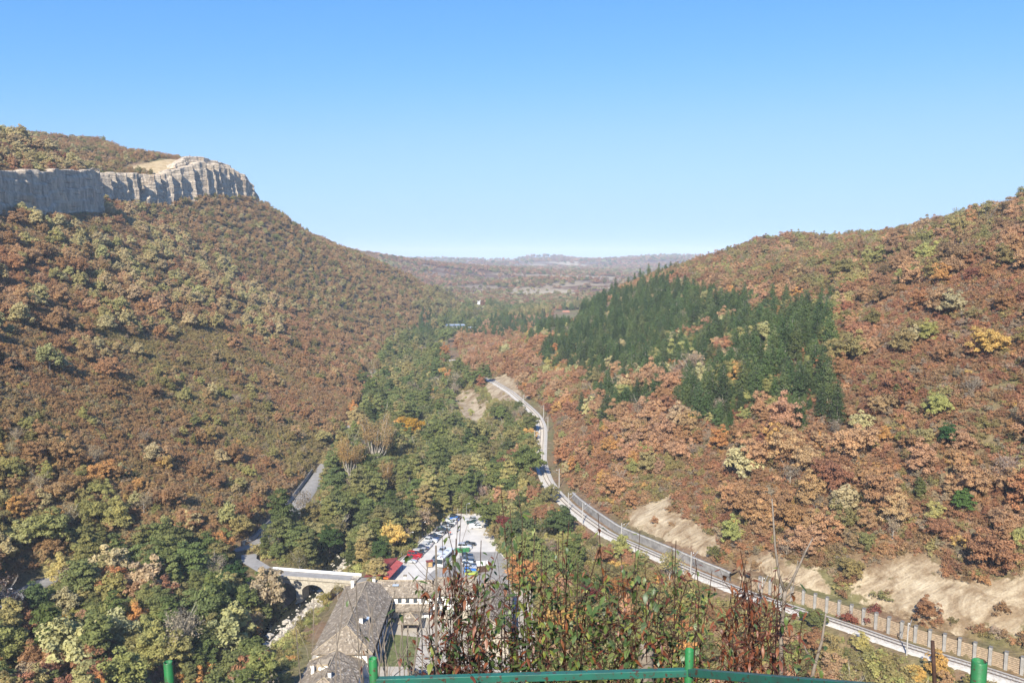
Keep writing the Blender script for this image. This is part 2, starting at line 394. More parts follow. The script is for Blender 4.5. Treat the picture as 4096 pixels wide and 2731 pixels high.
# ------------------------------------------------------------------ the ground sheet
def build_terrain():
    ys = np.concatenate([np.arange(-300, 0, 12), np.arange(0, 20, 1.0), np.arange(20, 160, 5), np.arange(160, 480, 2.0), np.arange(480, 1000, 4.0), np.arange(1000, 1500, 9.0)])
    t = [1500.0]
    while t[-1] < 16000: t.append(t[-1]*1.011+4)
    ys = np.concatenate([ys, t])
    s = np.linspace(-1, 1, 421)
    W = np.interp(ys, [-300, 0, 500, 900, 1500, 16000], [420, 420, 470, 640, 1150, 12500])
    X = W[:, None]*s[None, :]; Y = np.repeat(ys[:, None], len(s), 1)
    Z = H(X, Y)
    pts = np.stack([X, Y, Z], -1).reshape(-1, 3)
    nr, nc = X.shape
    i = np.arange(nr*nc).reshape(nr, nc)
    f = np.stack([i[:-1, :-1], i[:-1, 1:], i[1:, 1:], i[1:, :-1]], -1).reshape(-1, 4)
    me = np_mesh('ground', pts, f, True)
    u, v = proj(X, Y, Z)
    bare = np.zeros(X.shape)
    for k, poly in enumerate(BARE_PX):
        lim = (Y < 330) if k < 3 else ((Y > 440) & (Y < 620))
        bare = np.maximum(bare, in_poly(u, v, poly)*lim)
    # soften
    b = bare
    for _ in range(2):
        b = (b + np.roll(b, 1, 0)+np.roll(b, -1, 0)+np.roll(b, 1, 1)+np.roll(b, -1, 1))/5
    cx = IP(Y, CLX)
    meadow = sstep(4, 10, cx-X)*sstep(60, 30, cx-X)*(Y > 750)*(Y < 870)*0.9
    meadow = np.maximum(meadow, (sstep(3, 8, cx-X)*sstep(16, 9, cx-X)*(Y > 560)*(Y < 596)))
    vx = IP(Y, RIVX)
    gravel = sstep(7.5, 4.5, np.abs(X-vx-1.0))*(Y < 330)*(Y > 100)
    farm = sstep(1250, 1700, Y)
    for nme, arr in (('bare', b), ('meadow', meadow), ('gravel', gravel), ('far', farm)):
        at = me.attributes.new(nme, 'FLOAT', 'POINT'); at.data.foreach_set('value', arr.astype(np.float32).ravel())
    o = link('ground', me, None, M['ground']); tag(o, kind='structure')
    return o
build_terrain()
# ------------------------------------------------------------------ cliffs
def cliff(name, line, z0, z1, seed, amp=3.0, saw=2.0):
    """line: plan polyline, z0/z1: base and top heights along it (same length)"""
    P = np.array(line, float); d = np.concatenate([[0], np.cumsum(np.hypot(*np.diff(P, axis=0).T))])
    s = np.arange(0, d[-1], 0.9); n = len(s)
    x = np.interp(s, d, P[:, 0]); y = np.interp(s, d, P[:, 1]); b = np.interp(s, d, z0); t = np.interp(s, d, z1)
    # soft tangents
    k = 9; ker = np.ones(k)/k
    xs = np.convolve(np.pad(x, k//2, 'edge'), ker, 'valid'); yy = np.convolve(np.pad(y, k//2, 'edge'), ker, 'valid')
    tx, ty = np.gradient(xs), np.gradient(yy); L = np.hypot(tx, ty); nx, ny = ty/L, -tx/L      # outward = right of travel
    R_ = 44
    w = np.linspace(0, 1, R_)
    S, Wd = np.meshgrid(s, w)
    edge = fbm(s, s*0+seed, 30, 3, seed)*2.0
    top = t + edge*0.5 + 0.9*np.round(vnoise(s/9.0, s*0+seed)*3)
    Zz = (b-6) + (top-(b-6))*Wd
    flute = np.abs(fbm(S, Zz*0.12, 15, 4, seed+2.0))*2-0.6          # vertical buttresses
    fine = fbm(S, Zz*0.35, 4.2, 3, seed+5.0)
    lw = Wd*4.2+0.9*vnoise(S/24, Zz*0+seed); ledge = (np.floor(lw)+sstep(0.82, 1.0, lw-np.floor(lw)))*1.0
    ph = S/15.0 + 1.1*fbm(S, Zz*0.05, 26, 2, seed+3.0) + 0.25*fbm(S, Zz*0.2, 9, 2, seed+4.0)
    off = amp*flute*0.7 + saw*(ph-np.floor(ph)-0.5) + 0.7*fine - ledge + 1.2 - 0.5*sstep(0.97, 1.0, Wd)
    big = fbm(s, s*0, 55, 2, seed+9.0)*4.0
    off = np.maximum(off + big[None, :], -3.0)
    ex = np.minimum(sstep(0, 8, S), sstep(d[-1], d[-1]-8, S)); off = off*ex
    X = xs[None, :]+nx[None, :]*off; Y = yy[None, :]+ny[None, :]*off
    # cap going back into the hill
    back = np.array([4.0, 10.0, 16.0])
    Xc = np.stack([X[-1]-nx*q for q in back]); Yc = np.stack([Y[-1]-ny*q for q in back])
    Zc = np.stack([top+0.2, H(Xc[1], Yc[1])*0.5+top*0.5-0.4, H(Xc[2], Yc[2])-2.5])
    X = np.concatenate([X, Xc]); Y = np.concatenate([Y, Yc]); Zz = np.concatenate([Zz, Zc])
    nr, nc = X.shape; i = np.arange(nr*nc).reshape(nr, nc)
    f = np.stack([i[:-1, :-1], i[:-1, 1:], i[1:, 1:], i[1:, :-1]], -1).reshape(-1, 4)
    me = np_mesh(name, np.stack([X, Y, Zz], -1).reshape(-1, 3), f, False)
    o = link(name, me, None, M['rock']); tag(o, kind='structure')
    return o
def cliff_y(ya, yb, step=6):
    yy = np.append(np.arange(ya, yb, step), yb)
    return [(float(a), float(b)) for a, b in zip(IP(yy, CLX)+0.6, yy)], IP(yy, CLB), IP(yy, CLB)+IP(yy, CLH)
l, a, b = cliff_y(430, 604); cliff('rock_cliff', l, a, b, 3.0, 2.4, 1.2)
l, a, b = cliff_y(606, 900); cliff('rock_cliff', l, a, b, 11.0, 2.0, 8.0)
# set-back upper tier on the far headland and the small outcrop on the near knoll
yy = np.arange(775, 893, 6.0); cliff('rock_cliff', [(float(q), float(w)) for q, w in zip(IP(yy, CLX)-7, yy)], IP(yy, CLB)+IP(yy, CLH)-6, IP(yy, CLB)+IP(yy, CLH)+np.interp(yy, [775, 800, 860, 893], [0, 6, 5, 0]), 21.0, 1.2, 5.0)
cliff('rock_cliff', [(-334, 566), (-336, 590), (-345, 606), (-362, 622)], [166, 164, 164, 164], [177, 176, 175, 172], 31.0, 1.6)
# ------------------------------------------------------------------ foliage meshes
def leaf_quads(c, nrm, size, asp=0.62):
    """c (N,3) centres, nrm (N,3), size (N,) -> verts, faces of folded rhombus leaves"""
    n = len(c)
    r = rng.normal(size=(n, 3)); t = np.cross(nrm, r); t /= np.linalg.norm(t, axis=1)[:, None]+1e-9
    b = np.cross(nrm, t)
    s = size[:, None]
    v = np.stack([c-t*s, c-b*s*asp+nrm*s*0.12, c+t*s, c+b*s*asp+nrm*s*0.12], 1).reshape(-1, 3)
    f = np.arange(4*n).reshape(n, 4)
    return v, f
def unit(n):
    d = rng.normal(size=(n, 3)); return d/np.linalg.norm(d, axis=1)[:, None]
def leaf_mesh(name, c, nrm, size, asp=0.62, var=None):
    v, f = leaf_quads(c, nrm, size, asp)
    me = np_mesh(name, v, f)
    if var is None: var = rng.random(len(c))
    at = me.attributes.new('var', 'FLOAT', 'FACE'); at.data.foreach_set('value', var.astype(np.float32))
    me.materials.append(M['foliage'])
    return me
def clump_crown(name, rx, rz, zc, K, per, cr, leaf, lump=0.35, shell=0.45, cone=0.0, flat_=1.0, asp=0.62):
    d = unit(K*3); d = d[d[:, 2] > -0.62][:K]; K = len(d)
    rad = (shell+(1-shell)*rng.random(K)**0.6)*(1+lump*(rng.random(K)-0.5)*2)
    cc = d*rad[:, None]*np.array([rx, rx, rz])
    if cone: cc[:, :2] *= (1-cone*np.clip((cc[:, 2]/rz+1)/2, 0, 1))[:, None]
    C, Nn, S, V = [], [], [], []
    for k in range(K):
        r = cr*(0.65+0.7*rng.random()); m = int(per*(0.6+0.8*rng.random()))
        q = unit(m); q[:, 2] = np.where(q[:, 2] < -0.25, -q[:, 2]*0.5, q[:, 2])
        rr = r*(0.55+0.5*rng.random(m)**0.5)
        p = cc[k]+q*rr[:, None]*np.array([1, 1, flat_])
        nn = q*0.9+unit(m)*0.75+np.array([0, 0, 0.25]); nn /= np.linalg.norm(nn, axis=1)[:, None]
        C.append(p); Nn.append(nn); S.append(leaf*(0.6+0.8*rng.random(m)))
        base = rng.random()*0.5
        V.append(np.clip(base+0.5*rng.random(m), 0, 1))
    C = np.concatenate(C); C[:, 2] += zc
    return leaf_mesh(name, C, np.concatenate(Nn), np.concatenate(S), asp, np.concatenate(V))
def trunk_mesh(name, h, r, limbs, spread, mat, up=0.55, seed=0, twigs=0):
    rd = random.Random(seed); mb = MB()
    lean = (rd.uniform(-.05, .05), rd.uniform(-.05, .05))
    top = h*0.72
    mb.tube([(0, 0, -0.8), (lean[0]*h*.3, lean[1]*h*.3, h*.3), (lean[0]*h, lean[1]*h, top)], [r*1.25, r*0.85, r*0.25], 6)
    for i in range(limbs):
        a = i*2.4+rd.random(); z0 = h*(0.22+0.42*i/max(1, limbs))
        L = spread*(0.7+0.5*rd.random()); e = L*up*(0.8+0.5*rd.random())
        p0 = (lean[0]*z0, lean[1]*z0, z0); p1 = (math.cos(a)*L*.5, math.sin(a)*L*.5, z0+e*.6); p2 = (math.cos(a)*L, math.sin(a)*L, z0+e*1.25)
        mb.tube([p0, p1, p2], [r*.45, r*.3, r*.1], 4, False)
        for j in range(twigs):
            b = a+rd.uniform(-.9, .9); t = rd.uniform(.3, .95)
            q0 = Vector(p1)*(1-t)+Vector(p2)*t
            q1 = q0+Vector((math.cos(b)*L*.35, math.sin(b)*L*.35, L*up*rd.uniform(.35, .9)))
            mb.tube([q0, (q0+q1)/2+Vector((0, 0, -.1)), q1], [r*.15, r*.1, r*.04], 3, False)
    me = mb.mesh(name); me.materials.append(mat); return me
TREES = {}     # kind -> list of (crown mesh, trunk mesh, height)
TREES['oak'] = [(clump_crown('crown', 3.2, 3.1, 4.3, 84, 112, 0.82, 0.18, 0.6, 0.28), trunk_mesh('trunk', 7.5, 0.24, 6, 2.4, M['bark'], seed=1), 8.2),
                (clump_crown('crown', 2.6, 3.5, 4.6, 78, 112, 0.78, 0.175, 0.6, 0.28), trunk_mesh('trunk', 8, 0.22, 6, 2.0, M['bark'], seed=2), 8.8),
                (clump_crown('crown', 3.6, 2.8, 3.9, 86, 112, 0.85, 0.185, 0.65, 0.28), trunk_mesh('trunk', 7, 0.26, 7, 2.7, M['bark'], seed=3), 7.5),
                (clump_crown('crown', 2.3, 3.0, 4.0, 62, 112, 0.75, 0.17, 0.65, 0.28), trunk_mesh('trunk', 7, 0.2, 5, 1.8, M['bark'], seed=4), 7.6)]
TREES['pale'] = [(clump_crown('crown', 3.4, 3.1, 4.6, 58, 62, 1.0, 0.30, 0.4, 0.5, 0.15), trunk_mesh('trunk', 7.5, 0.2, 7, 2.4, M['pale_bark'], seed=5, twigs=3), 8.0),
                 (clump_crown('crown', 2.8, 3.3, 4.8, 48, 60, 0.95, 0.29, 0.45, 0.4, 0.2), trunk_mesh('trunk', 8, 0.2, 7, 2.0, M['pale_bark'], seed=6, twigs=3), 8.3)]
TREES['green'] = [(clump_crown('crown', 3.3, 4.3, 6.0, 74, 95, 0.95, 0.23, 0.4, 0.4, 0.42, 0.62), trunk_mesh('trunk', 10.5, 0.22, 7, 2.2, M['bark'], seed=7), 10.5),
                  (clump_crown('crown', 2.8, 4.6, 6.3, 66, 95, 0.9, 0.22, 0.45, 0.4, 0.5, 0.6), trunk_mesh('trunk', 11, 0.2, 7, 1.9, M['bark'], seed=8), 11.0),
                  (clump_crown('crown', 3.8, 3.6, 5.2, 76, 95, 1.0, 0.24, 0.45, 0.4, 0.25, 0.7), trunk_mesh('trunk', 9, 0.24, 7, 2.6, M['bark'], seed=9), 9.2)]
TREES['thin'] = [(clump_crown('crown', 2.9, 3.3, 5.0, 52, 22, 1.1, 0.17, 0.6, 0.3), trunk_mesh('trunk', 8.5, 0.15, 9, 2.2, M['pale_bark'], 0.9, 10, 6), 8.6),
                 (clump_crown('crown', 2.5, 2.7, 4.2, 46, 24, 1.0, 0.16, 0.6, 0.3), trunk_mesh('trunk', 7.2, 0.13, 9, 2.0, M['pale_bark'], 0.9, 11, 6), 7.2)]
def pine(seed, h=13.0, r0=2.7):
    rd = random.Random(seed); C, Nn, S = [], [], []
    mb = MB(); mb.tube([(0, 0, -1), (0, 0, h*.5), (0, 0, h*.98)], [0.22, 0.14, 0.03], 6)
    z = h*0.16
    while z < h*0.98:
        f = 1-(z/h); L = r0*(f**0.75)*(0.85+.3*rd.random())+0.25
        nb = 6 if f > .25 else 4
        for i in range(nb):
            a = 2*math.pi*(i+rd.random()*.8)/nb; Lb = L*(0.7+.45*rd.random())
            d = np.array([math.cos(a), math.sin(a), 0.18+0.3*(1-f)])
            mb.tube([(0, 0, z), (d[0]*Lb*.9, d[1]*Lb*.9, z+d[2]*Lb*.9)], [0.05, 0.015], 3, False)
            m = max(8, int(Lb*26))
            t = rng.random(m)**0.6
            p = np.array([0, 0, z])+d*Lb*t[:, None]+rng.normal(size=(m, 3))*np.array([.24, .24, .15])*(0.5+t[:, None])
            C.append(p); nn = unit(m)*0.8+np.array([0, 0, 0.7])+d*0.3; nn /= np.linalg.norm(nn, axis=1)[:, None]
            Nn.append(nn); S.append(0.24*(0.6+.8*rng.random(m)))
        z += h*0.052*(0.8+.4*rd.random())
    me = leaf_mesh('crown', np.concatenate(C), np.concatenate(Nn), np.concatenate(S), 0.38)
    tm = mb.mesh('trunk'); tm.materials.append(M['pale_bark'])
    return me, tm, h
TREES['pine'] = [pine(1, 12.5, 3.1), pine(2, 13.5, 2.6), pine(3, 10.5, 3.3), pine(4, 9.0, 2.6)]
def shrub_mesh(name, rx, rz, K, per, leaf, stems):
    me = clump_crown(name, rx, rz, rz*0.55, K, per, 0.55, leaf, 0.5, 0.3)
    return me
SHRUB = [shrub_mesh('scrub_leaves', 1.55, 1.2, 22, 42, 0.15, 0), shrub_mesh('scrub_leaves', 1.3, 1.5, 20, 42, 0.145, 0), shrub_mesh('scrub_leaves', 1.8, 1.0, 24, 40, 0.155, 0)]
FARTREE = [clump_crown('far_leaves', 3.3, 2.9, 3.4, 26, 26, 1.25, 0.5), clump_crown('far_leaves', 3.0, 3.3, 3.6, 24, 26, 1.2, 0.5), clump_crown('far_leaves', 3.8, 2.5, 3.0, 28, 26, 1.3, 0.5)]

# ------------------------------------------------------------------ where things grow
C_RUST = [(0.30,0.145,0.075),(0.34,0.185,0.105),(0.27,0.125,0.07),(0.36,0.21,0.13),(0.30,0.17,0.10)]
C_RED = [(0.24,0.10,0.065),(0.29,0.125,0.08),(0.21,0.075,0.055),(0.32,0.145,0.085)]
C_ORANGE = [(0.42,0.22,0.065),(0.46,0.29,0.08),(0.38,0.17,0.06)]
C_OLIVE = [(0.19,0.17,0.065),(0.23,0.19,0.075),(0.165,0.155,0.06),(0.25,0.22,0.09)]
C_PALE = [(0.32,0.31,0.15),(0.34,0.31,0.17),(0.28,0.28,0.12),(0.33,0.27,0.16),(0.32,0.25,0.15),(0.26,0.25,0.10)]
C_YGREEN = [(0.245,0.25,0.085),(0.215,0.225,0.075),(0.29,0.275,0.095)]
C_GREEN = [(0.108,0.138,0.044),(0.135,0.162,0.052),(0.096,0.122,0.04),(0.165,0.18,0.06)]
C_DGREEN = [(0.07,0.10,0.036),(0.08,0.112,0.04)]
C_GREY = [(0.24,0.19,0.16),(0.20,0.165,0.14),(0.27,0.21,0.165)]
C_PINE = [(0.062,0.108,0.038),(0.08,0.13,0.044),(0.054,0.092,0.036),(0.10,0.14,0.05)]
C_BROWN = [(0.22,0.125,0.075),(0.19,0.115,0.065),(0.25,0.14,0.085)]
PALN = {id(C_RUST):'rust brown', id(C_RED):'dull red', id(C_ORANGE):'orange', id(C_OLIVE):'olive', id(C_PALE):'pale yellowish', id(C_YGREEN):'yellow green', id(C_GREEN):'green', id(C_DGREEN):'dark green', id(C_GREY):'grey twiggy', id(C_PINE):'dark green', id(C_BROWN):'dull brown'}
PINE_PX = [(538,350),(536,330),(600,300),(640,290),(665,282),(700,288),(735,302),(770,312),(800,306),(832,312),(842,330),(836,352),(842,380),(838,440),(812,446),(806,428),(784,420),(770,402),(740,420),(716,424),(700,404),(668,396),(640,410),(610,420),(592,420),(596,388),(592,366),(565,362)]
PINE_HOLE = [[(706,348),(738,336),(732,350),(714,366)]]
def excluded(x, y):
    """ground that stays clear: roads, track, car park, buildings, river, banks"""
    e = np.abs(x-IP(y, ROADX)) < np.where(y > 345, 3.9, 5.6)
    kk = np.hypot(1, (IP(y+3, RAILX)-IP(y-3, RAILX))/6)
    e |= (x > IP(y, RAILX)-4.4*kk) & (x < IP(y, RAILX)+7.2*kk)
    e |= (np.abs(x-IP(y, RIVX)) < 5.2) & (y < 330)
    e |= in_poly(x, y, [(-41,233),(-41,246),(-36,262),(-24,303),(-10,303),(-8,285),(-4,262),(0,252),(0,228),(-41,228)])   # car park
    e |= in_poly(x, y, [(-53,150),(-53,232),(8,232),(8,150)])                     # monastery
    e |= in_poly(x, y, [(-90,232),(-90,256),(-44,246),(-44,230)])                 # bridge approach
    return e
def visible_mask(x, y, z, hgt=6.0, margin=40):
    u, v = proj(x, y, z+hgt)
    ok = (u > -margin) & (u < 1024+margin) & (v < 682+margin*1.6) & (y > 0)
    idx = np.where(ok)[0]
    xs, ys_, zs = x[idx], y[idx], z[idx]+hgt
    blocked = np.zeros(len(idx), bool)
    for t in np.linspace(0.12, 0.985, 40):
        blocked |= HG(xs*t, ys_*t) > CAMZ+(zs-CAMZ)*t+1.0
    ok[idx[blocked]] = False
    return ok
def jitter_grid(x0, x1, y0, y1, sp):
    gx = np.arange(x0, x1, sp); gy = np.arange(y0, y1, sp)
    X, Y = np.meshgrid(gx, gy); X = X.ravel(); Y = Y.ravel()
    return X+rng.uniform(-.48, .48, len(X))*sp, Y+rng.uniform(-.48, .48, len(Y))*sp
def pick(pal, n):
    a = np.array(pal); c = a[rng.integers(0, len(a), n)]
    c = (c*0.75+c.mean(1, keepdims=True)*np.array([1.15, 1.0, 0.64])*0.25)*1.68
    return c*(0.85+0.3*rng.random((n, 1)))*(1+0.12*(rng.random((n, 3))-.5))
def choose(probs, names, n):
    p = np.array(probs, float); return rng.choice(len(names), n, p=p/p.sum())
pts_all = []      # dict per tree: arrays
def classify(x, y, z):
    """kind index and colour for each tree position"""
    n = len(x); u, v = proj(x, y, z+3)
    n1 = fbm(x, y, 60, 3, 2.2); n2 = fbm(x, y, 22, 3, 6.6)
    kind = np.array(['oak']*n, dtype=object); col = pick(C_RUST, n); h = np.full(n, 1.0); pn = np.array(['rust brown']*n, dtype=object)
    r = rng.random(n)
    def setk(m, k, pal, s=None):
        kind[m] = k; col[m] = pick(pal, int(m.sum())); pn[m] = PALN[id(pal)]
        if s is not None: h[m] = s
    left = x < IP(y, ROADX)-4; right = x > IP(y, RAILX)+4; mid = ~left & ~right
    # far left forest: tan oaks with dark green dots
    m = left & (y > 480); setk(m & (r < 0.62), 'oak', C_RUST); setk(m & (r >= .62) & (r < .72), 'oak', C_BROWN); setk(m & (r >= .72) & (r < .84), 'oak', C_OLIVE); setk(m & (r >= .84) & (r < .93), 'oak', C_GREEN); setk(m & (r >= .93), 'pale', C_PALE)
    h[m] = 0.7
    # pale lindens in the upper left
    pz = left & (y > 270) & (y < 700) & (z > 45+18*n1)
    m = pz & (r < 0.36+0.5*n1); setk(m, 'pale', C_PALE, 1.0)
    m = pz & (r > .9); setk(m, 'oak', C_RED, 0.8)
    # lower left hillside: scattered trees over scrub
    m = left & (y <= 480) & ~pz
    setk(m & (r < .26), 'oak', C_RUST, .8); setk(m & (r >= .26) & (r < .44), 'green', C_GREEN, .5); setk(m & (r >= .44) & (r < .60), 'oak', C_OLIVE, .7); setk(m & (r >= .6) & (r < .72), 'pale', C_PALE, .75); setk(m & (r >= .72) & (r < .84), 'oak', C_YGREEN, .65); setk(m & (r >= .84) & (r < .90), 'oak', C_RED, .7); setk(m & (r >= .90), 'thin', C_GREY, .8)
    # lower left near the road: reds and oranges
    m = left & (y < 300) & (z < 40+10*n1) & (r < .75)
    r2 = rng.random(n)
    setk(m & (r2 < .34), 'oak', C_RUST, .9); setk(m & (r2 >= .34) & (r2 < .55), 'oak', C_RED, .85); setk(m & (r2 >= .55) & (r2 < .68), 'oak', C_ORANGE, .8); setk(m & (r2 >= .68) & (r2 < .86), 'oak', C_OLIVE, .95); setk(m & (r2 >= .86), 'pale', C_PALE, .9)
    # valley floor: alders and willows
    m = mid
    setk(m, 'green', C_GREEN, 1.2); setk(m & (r+.35*n1 > .42), 'green', C_OLIVE, 1.15); setk(m & (r > .70), 'oak', C_YGREEN, 1.05); setk(m & (r > .72), 'thin', C_OLIVE, 1.35); setk(m & (r > .82), 'thin', C_GREY, 1.25); setk(m & (r > .91), 'green', C_DGREEN, 1.3); setk(m & (r > .965), 'oak', C_ORANGE, 1.1)
    m2 = mid & (x > IP(y, RAILX)-26) & (r2 < .75)
    setk(m2, 'oak', C_OLIVE, .75); setk(m2 & (r > .35), 'thin', C_OLIVE, .8); setk(m2 & (r > .6), 'oak', C_RUST, .75); setk(m2 & (r > .8), 'oak', C_YGREEN, .75); setk(m2 & (r > .93), 'oak', C_RED, .7)
    # near, below the viewpoint, right of the monastery
    m = mid & (y < 232) & (x > 0)
    setk(m, 'oak', C_OLIVE, .9); setk(m & (r > .3), 'oak', C_YGREEN, .85); setk(m & (r > .5), 'oak', C_RUST, .85); setk(m & (r > .68), 'thin', C_OLIVE, .9); setk(m & (r > .82), 'oak', C_ORANGE, .8); setk(m & (r > .92), 'green', C_GREEN, .8)
    # near, left of the river
    m = (x < -60) & (y < 245) & ~(left & (x < -140))
    setk(m, 'green', C_GREEN, 1.2); setk(m & (r > .30), 'green', C_OLIVE, 1.15); setk(m & (r > .44), 'oak', C_YGREEN, 1.15); setk(m & (r > .56), 'oak', C_RUST, 1.1); setk(m & (r > .70), 'pale', C_PALE, 1.3); setk(m & (r > .80), 'oak', C_ORANGE, 1.0); setk(m & (r > .88), 'oak', C_RED, .95); setk(m & (r > .94), 'thin', C_GREY, 1.2)
    # right hillside
    m = right & (y < 700)
    setk(m, 'oak', C_RUST, .95); setk(m & (r > .54), 'oak', C_RED, .75); setk(m & (r > .64), 'oak', C_OLIVE, .85); setk(m & (r > .75), 'oak', C_ORANGE, .75); setk(m & (r > .82), 'thin', C_GREY, .85); setk(m & (r > .88), 'pale', C_PALE, .8); setk(m & (r > .94), 'green', C_GREEN, .6); setk(m & (r > .965), 'oak', C_YGREEN, .8)
    # right upper forest towards the skyline
    m = right & (z > 78+8*n1) & (y > 300)
    setk(m, 'oak', C_BROWN, .95); setk(m & (r > .3), 'oak', C_RUST, .95); setk(m & (r > .6), 'oak', C_OLIVE, 1.0); setk(m & (r > .82), 'thin', C_OLIVE, 1.0); setk(m & (r > .92), 'oak', C_YGREEN, .9)
    # crowns lean toward the colour of their patch of hillside
    f_ = np.clip(0.5+.16*left+0.9*fbm(x, y, 90, 3, 71.0)+.25*fbm(x, y, 25, 2, 73.0), 0, 1)[:, None]
    field = (1-f_)*np.array([0.47, 0.265, 0.14])+f_*np.array([0.38, 0.33, 0.135])
    hill = (left | right)[:, None]
    mixf = np.where(left, 0.34, 0.12)[:, None]; col = np.where(hill, col*(1-mixf)+field*mixf, col)
    big_ = right & (y < 440) & (n2 > .05); h[big_] *= 1.4
    # pine plantation
    wob = 24*fbm(x, y, 16, 3, 51.0); pin = in_poly(u+wob, v+18*fbm(x, y, 13, 3, 57.0), PINE_PX)
    for hp in PINE_HOLE: pin &= ~in_poly(u, v, hp)
    pin &= right & (n2 < 0.6) & (y > 200) & (r < 0.8)
    setk(pin, 'pine', C_PINE, 1.02)
    # pines by the hotel in the valley bend
    pb = (y > 780) & (y < 1010) & (x > -110) & (x < 40) & (r > .45)
    setk(pb, 'pine', C_PINE, .95)
    pb = (y > 1000) & (y < 1250) & (x > -120) & (x < 150) & (r > .5)
    setk(pb, 'green', C_OLIVE, 1.0)
    return kind, col, h*(0.52+0.8*rng.random(n)**1.4), pn
TX, TY = [], []
# density zones: forest dense, scrub hillside sparse
def zone_density(x, y, z):
    left = x < IP(y, ROADX)-4; right = x > IP(y, RAILX)+4; mid = ~left & ~right
    n1 = fbm(x, y, 45, 3, 12.0)
    d = np.full(len(x), 0.9)
    low = left & (y <= 500); d[low] = np.clip(0.06+0.26*n1[low], 0.025, 1)
    pz = left & (y > 280) & (y < 620) & (z > 55); d[pz] = np.clip(0.30+0.5*n1[pz], 0.06, 1)
    d[left & (y < 262) & (z < 46)] = 0.85
    rl = right & (y < 420) & (z < 95); d[rl] = np.clip(0.32+0.9*n1[rl], 0.05, 1)
    u, v = proj(x, y, z+3); pin = in_poly(u, v, PINE_PX) & right; d[pin] = 0.95
    plate = (x < IP(y, CLX)-2) & (y > 420) & (y < 905); d[plate] = 0.6
    return d
x, y = jitter_grid(-640, 640, 118, 1240, 4.0)
z = HG(x, y)
ok = visible_mask(x, y, z, 8) & ~excluded(x, y)
x, y, z = x[ok], y[ok], z[ok]
ok = rng.random(len(x)) < zone_density(x, y, z)
ok &= np.abs(x-IP(y, CLX)) > 4
ok &= ~((x < IP(y, CLX)) & (x > IP(y, CLX)-48) & (y > 755) & (y < 872))      # meadow on the headland
u, v = proj(x, y, z)
for poly in BARE_PX: ok &= ~(in_poly(u, v, poly) & (y < 640))
x, y, z = x[ok], y[ok], z[ok]
kind, col, hs, pn = classify(x, y, z)
# keep the car park, monastery, bridge and track visible: no tall crown right in front of them
CLEAR = [[(400,575),(480,575),(480,512),(448,512),(400,560)], [(306,682),(306,640),(345,575),(500,572),(512,640),(500,682)], [(258,652),(290,600),(290,572),(358,572),(340,600),(300,660)],
         [(529, 404), (541, 415), (546, 433), (545, 465), (556, 488), (570, 503), (610, 531), (655, 551), (735, 586), (770, 598), (845, 622), (910, 645), (970, 662), (966, 671), (906, 654), (841, 631), (766, 607), (731, 595), (651, 560), (606, 540), (566, 512), (552, 497), (541, 474), (542, 442), (537, 424), (525, 413)],
         [(252,560),(318,482),(324,486),(270,570)], [(0,612),(0,584),(40,570),(52,576),(20,600)],
         [(446,327),(446,318),(476,318),(476,327)], [(474,309),(474,296),(485,296),(485,309)], [(552,319),(552,308),(579,308),(579,319)],
         BARE_PX[3], BARE_PX[4]]
uu, vt = proj(x, y, z+hs*8.0); ub, vb = proj(x, y, z+0.5)
hide = np.zeros(len(x), bool)
FARLIM = [300, 232, 236, 1e9, 1e9, 1e9, 962, 1332, 1180, 560, 560]
keepr = rng.random(len(x)) < np.where(y < 285, .6, .85)
rxw = IP(y, RAILX); rdw = IP(y, ROADX)
for k, poly in enumerate(CLEAR):
    for t in (0.25, 0.5, 0.75, 1.0):
        zt = vt*t+vb*(1-t)
        for du in (-0.55, 0, 0.55):
            rr = du*3.0*hs*FPX/np.maximum(y, 1)
            hit = in_poly(uu+rr, zt, poly)
            if k < 3 or k > 5: hit &= y < FARLIM[k]
            elif k == 3: hit &= (x < rxw) & keepr
            else: hit &= (x > rdw) & keepr
            hide |= hit
x, y, z, kind, col, hs, pn = (a[~hide] for a in (x, y, z, kind, col, hs, pn))
print('trees', len(x), {k: int((kind == k).sum()) for k in set(kind)})
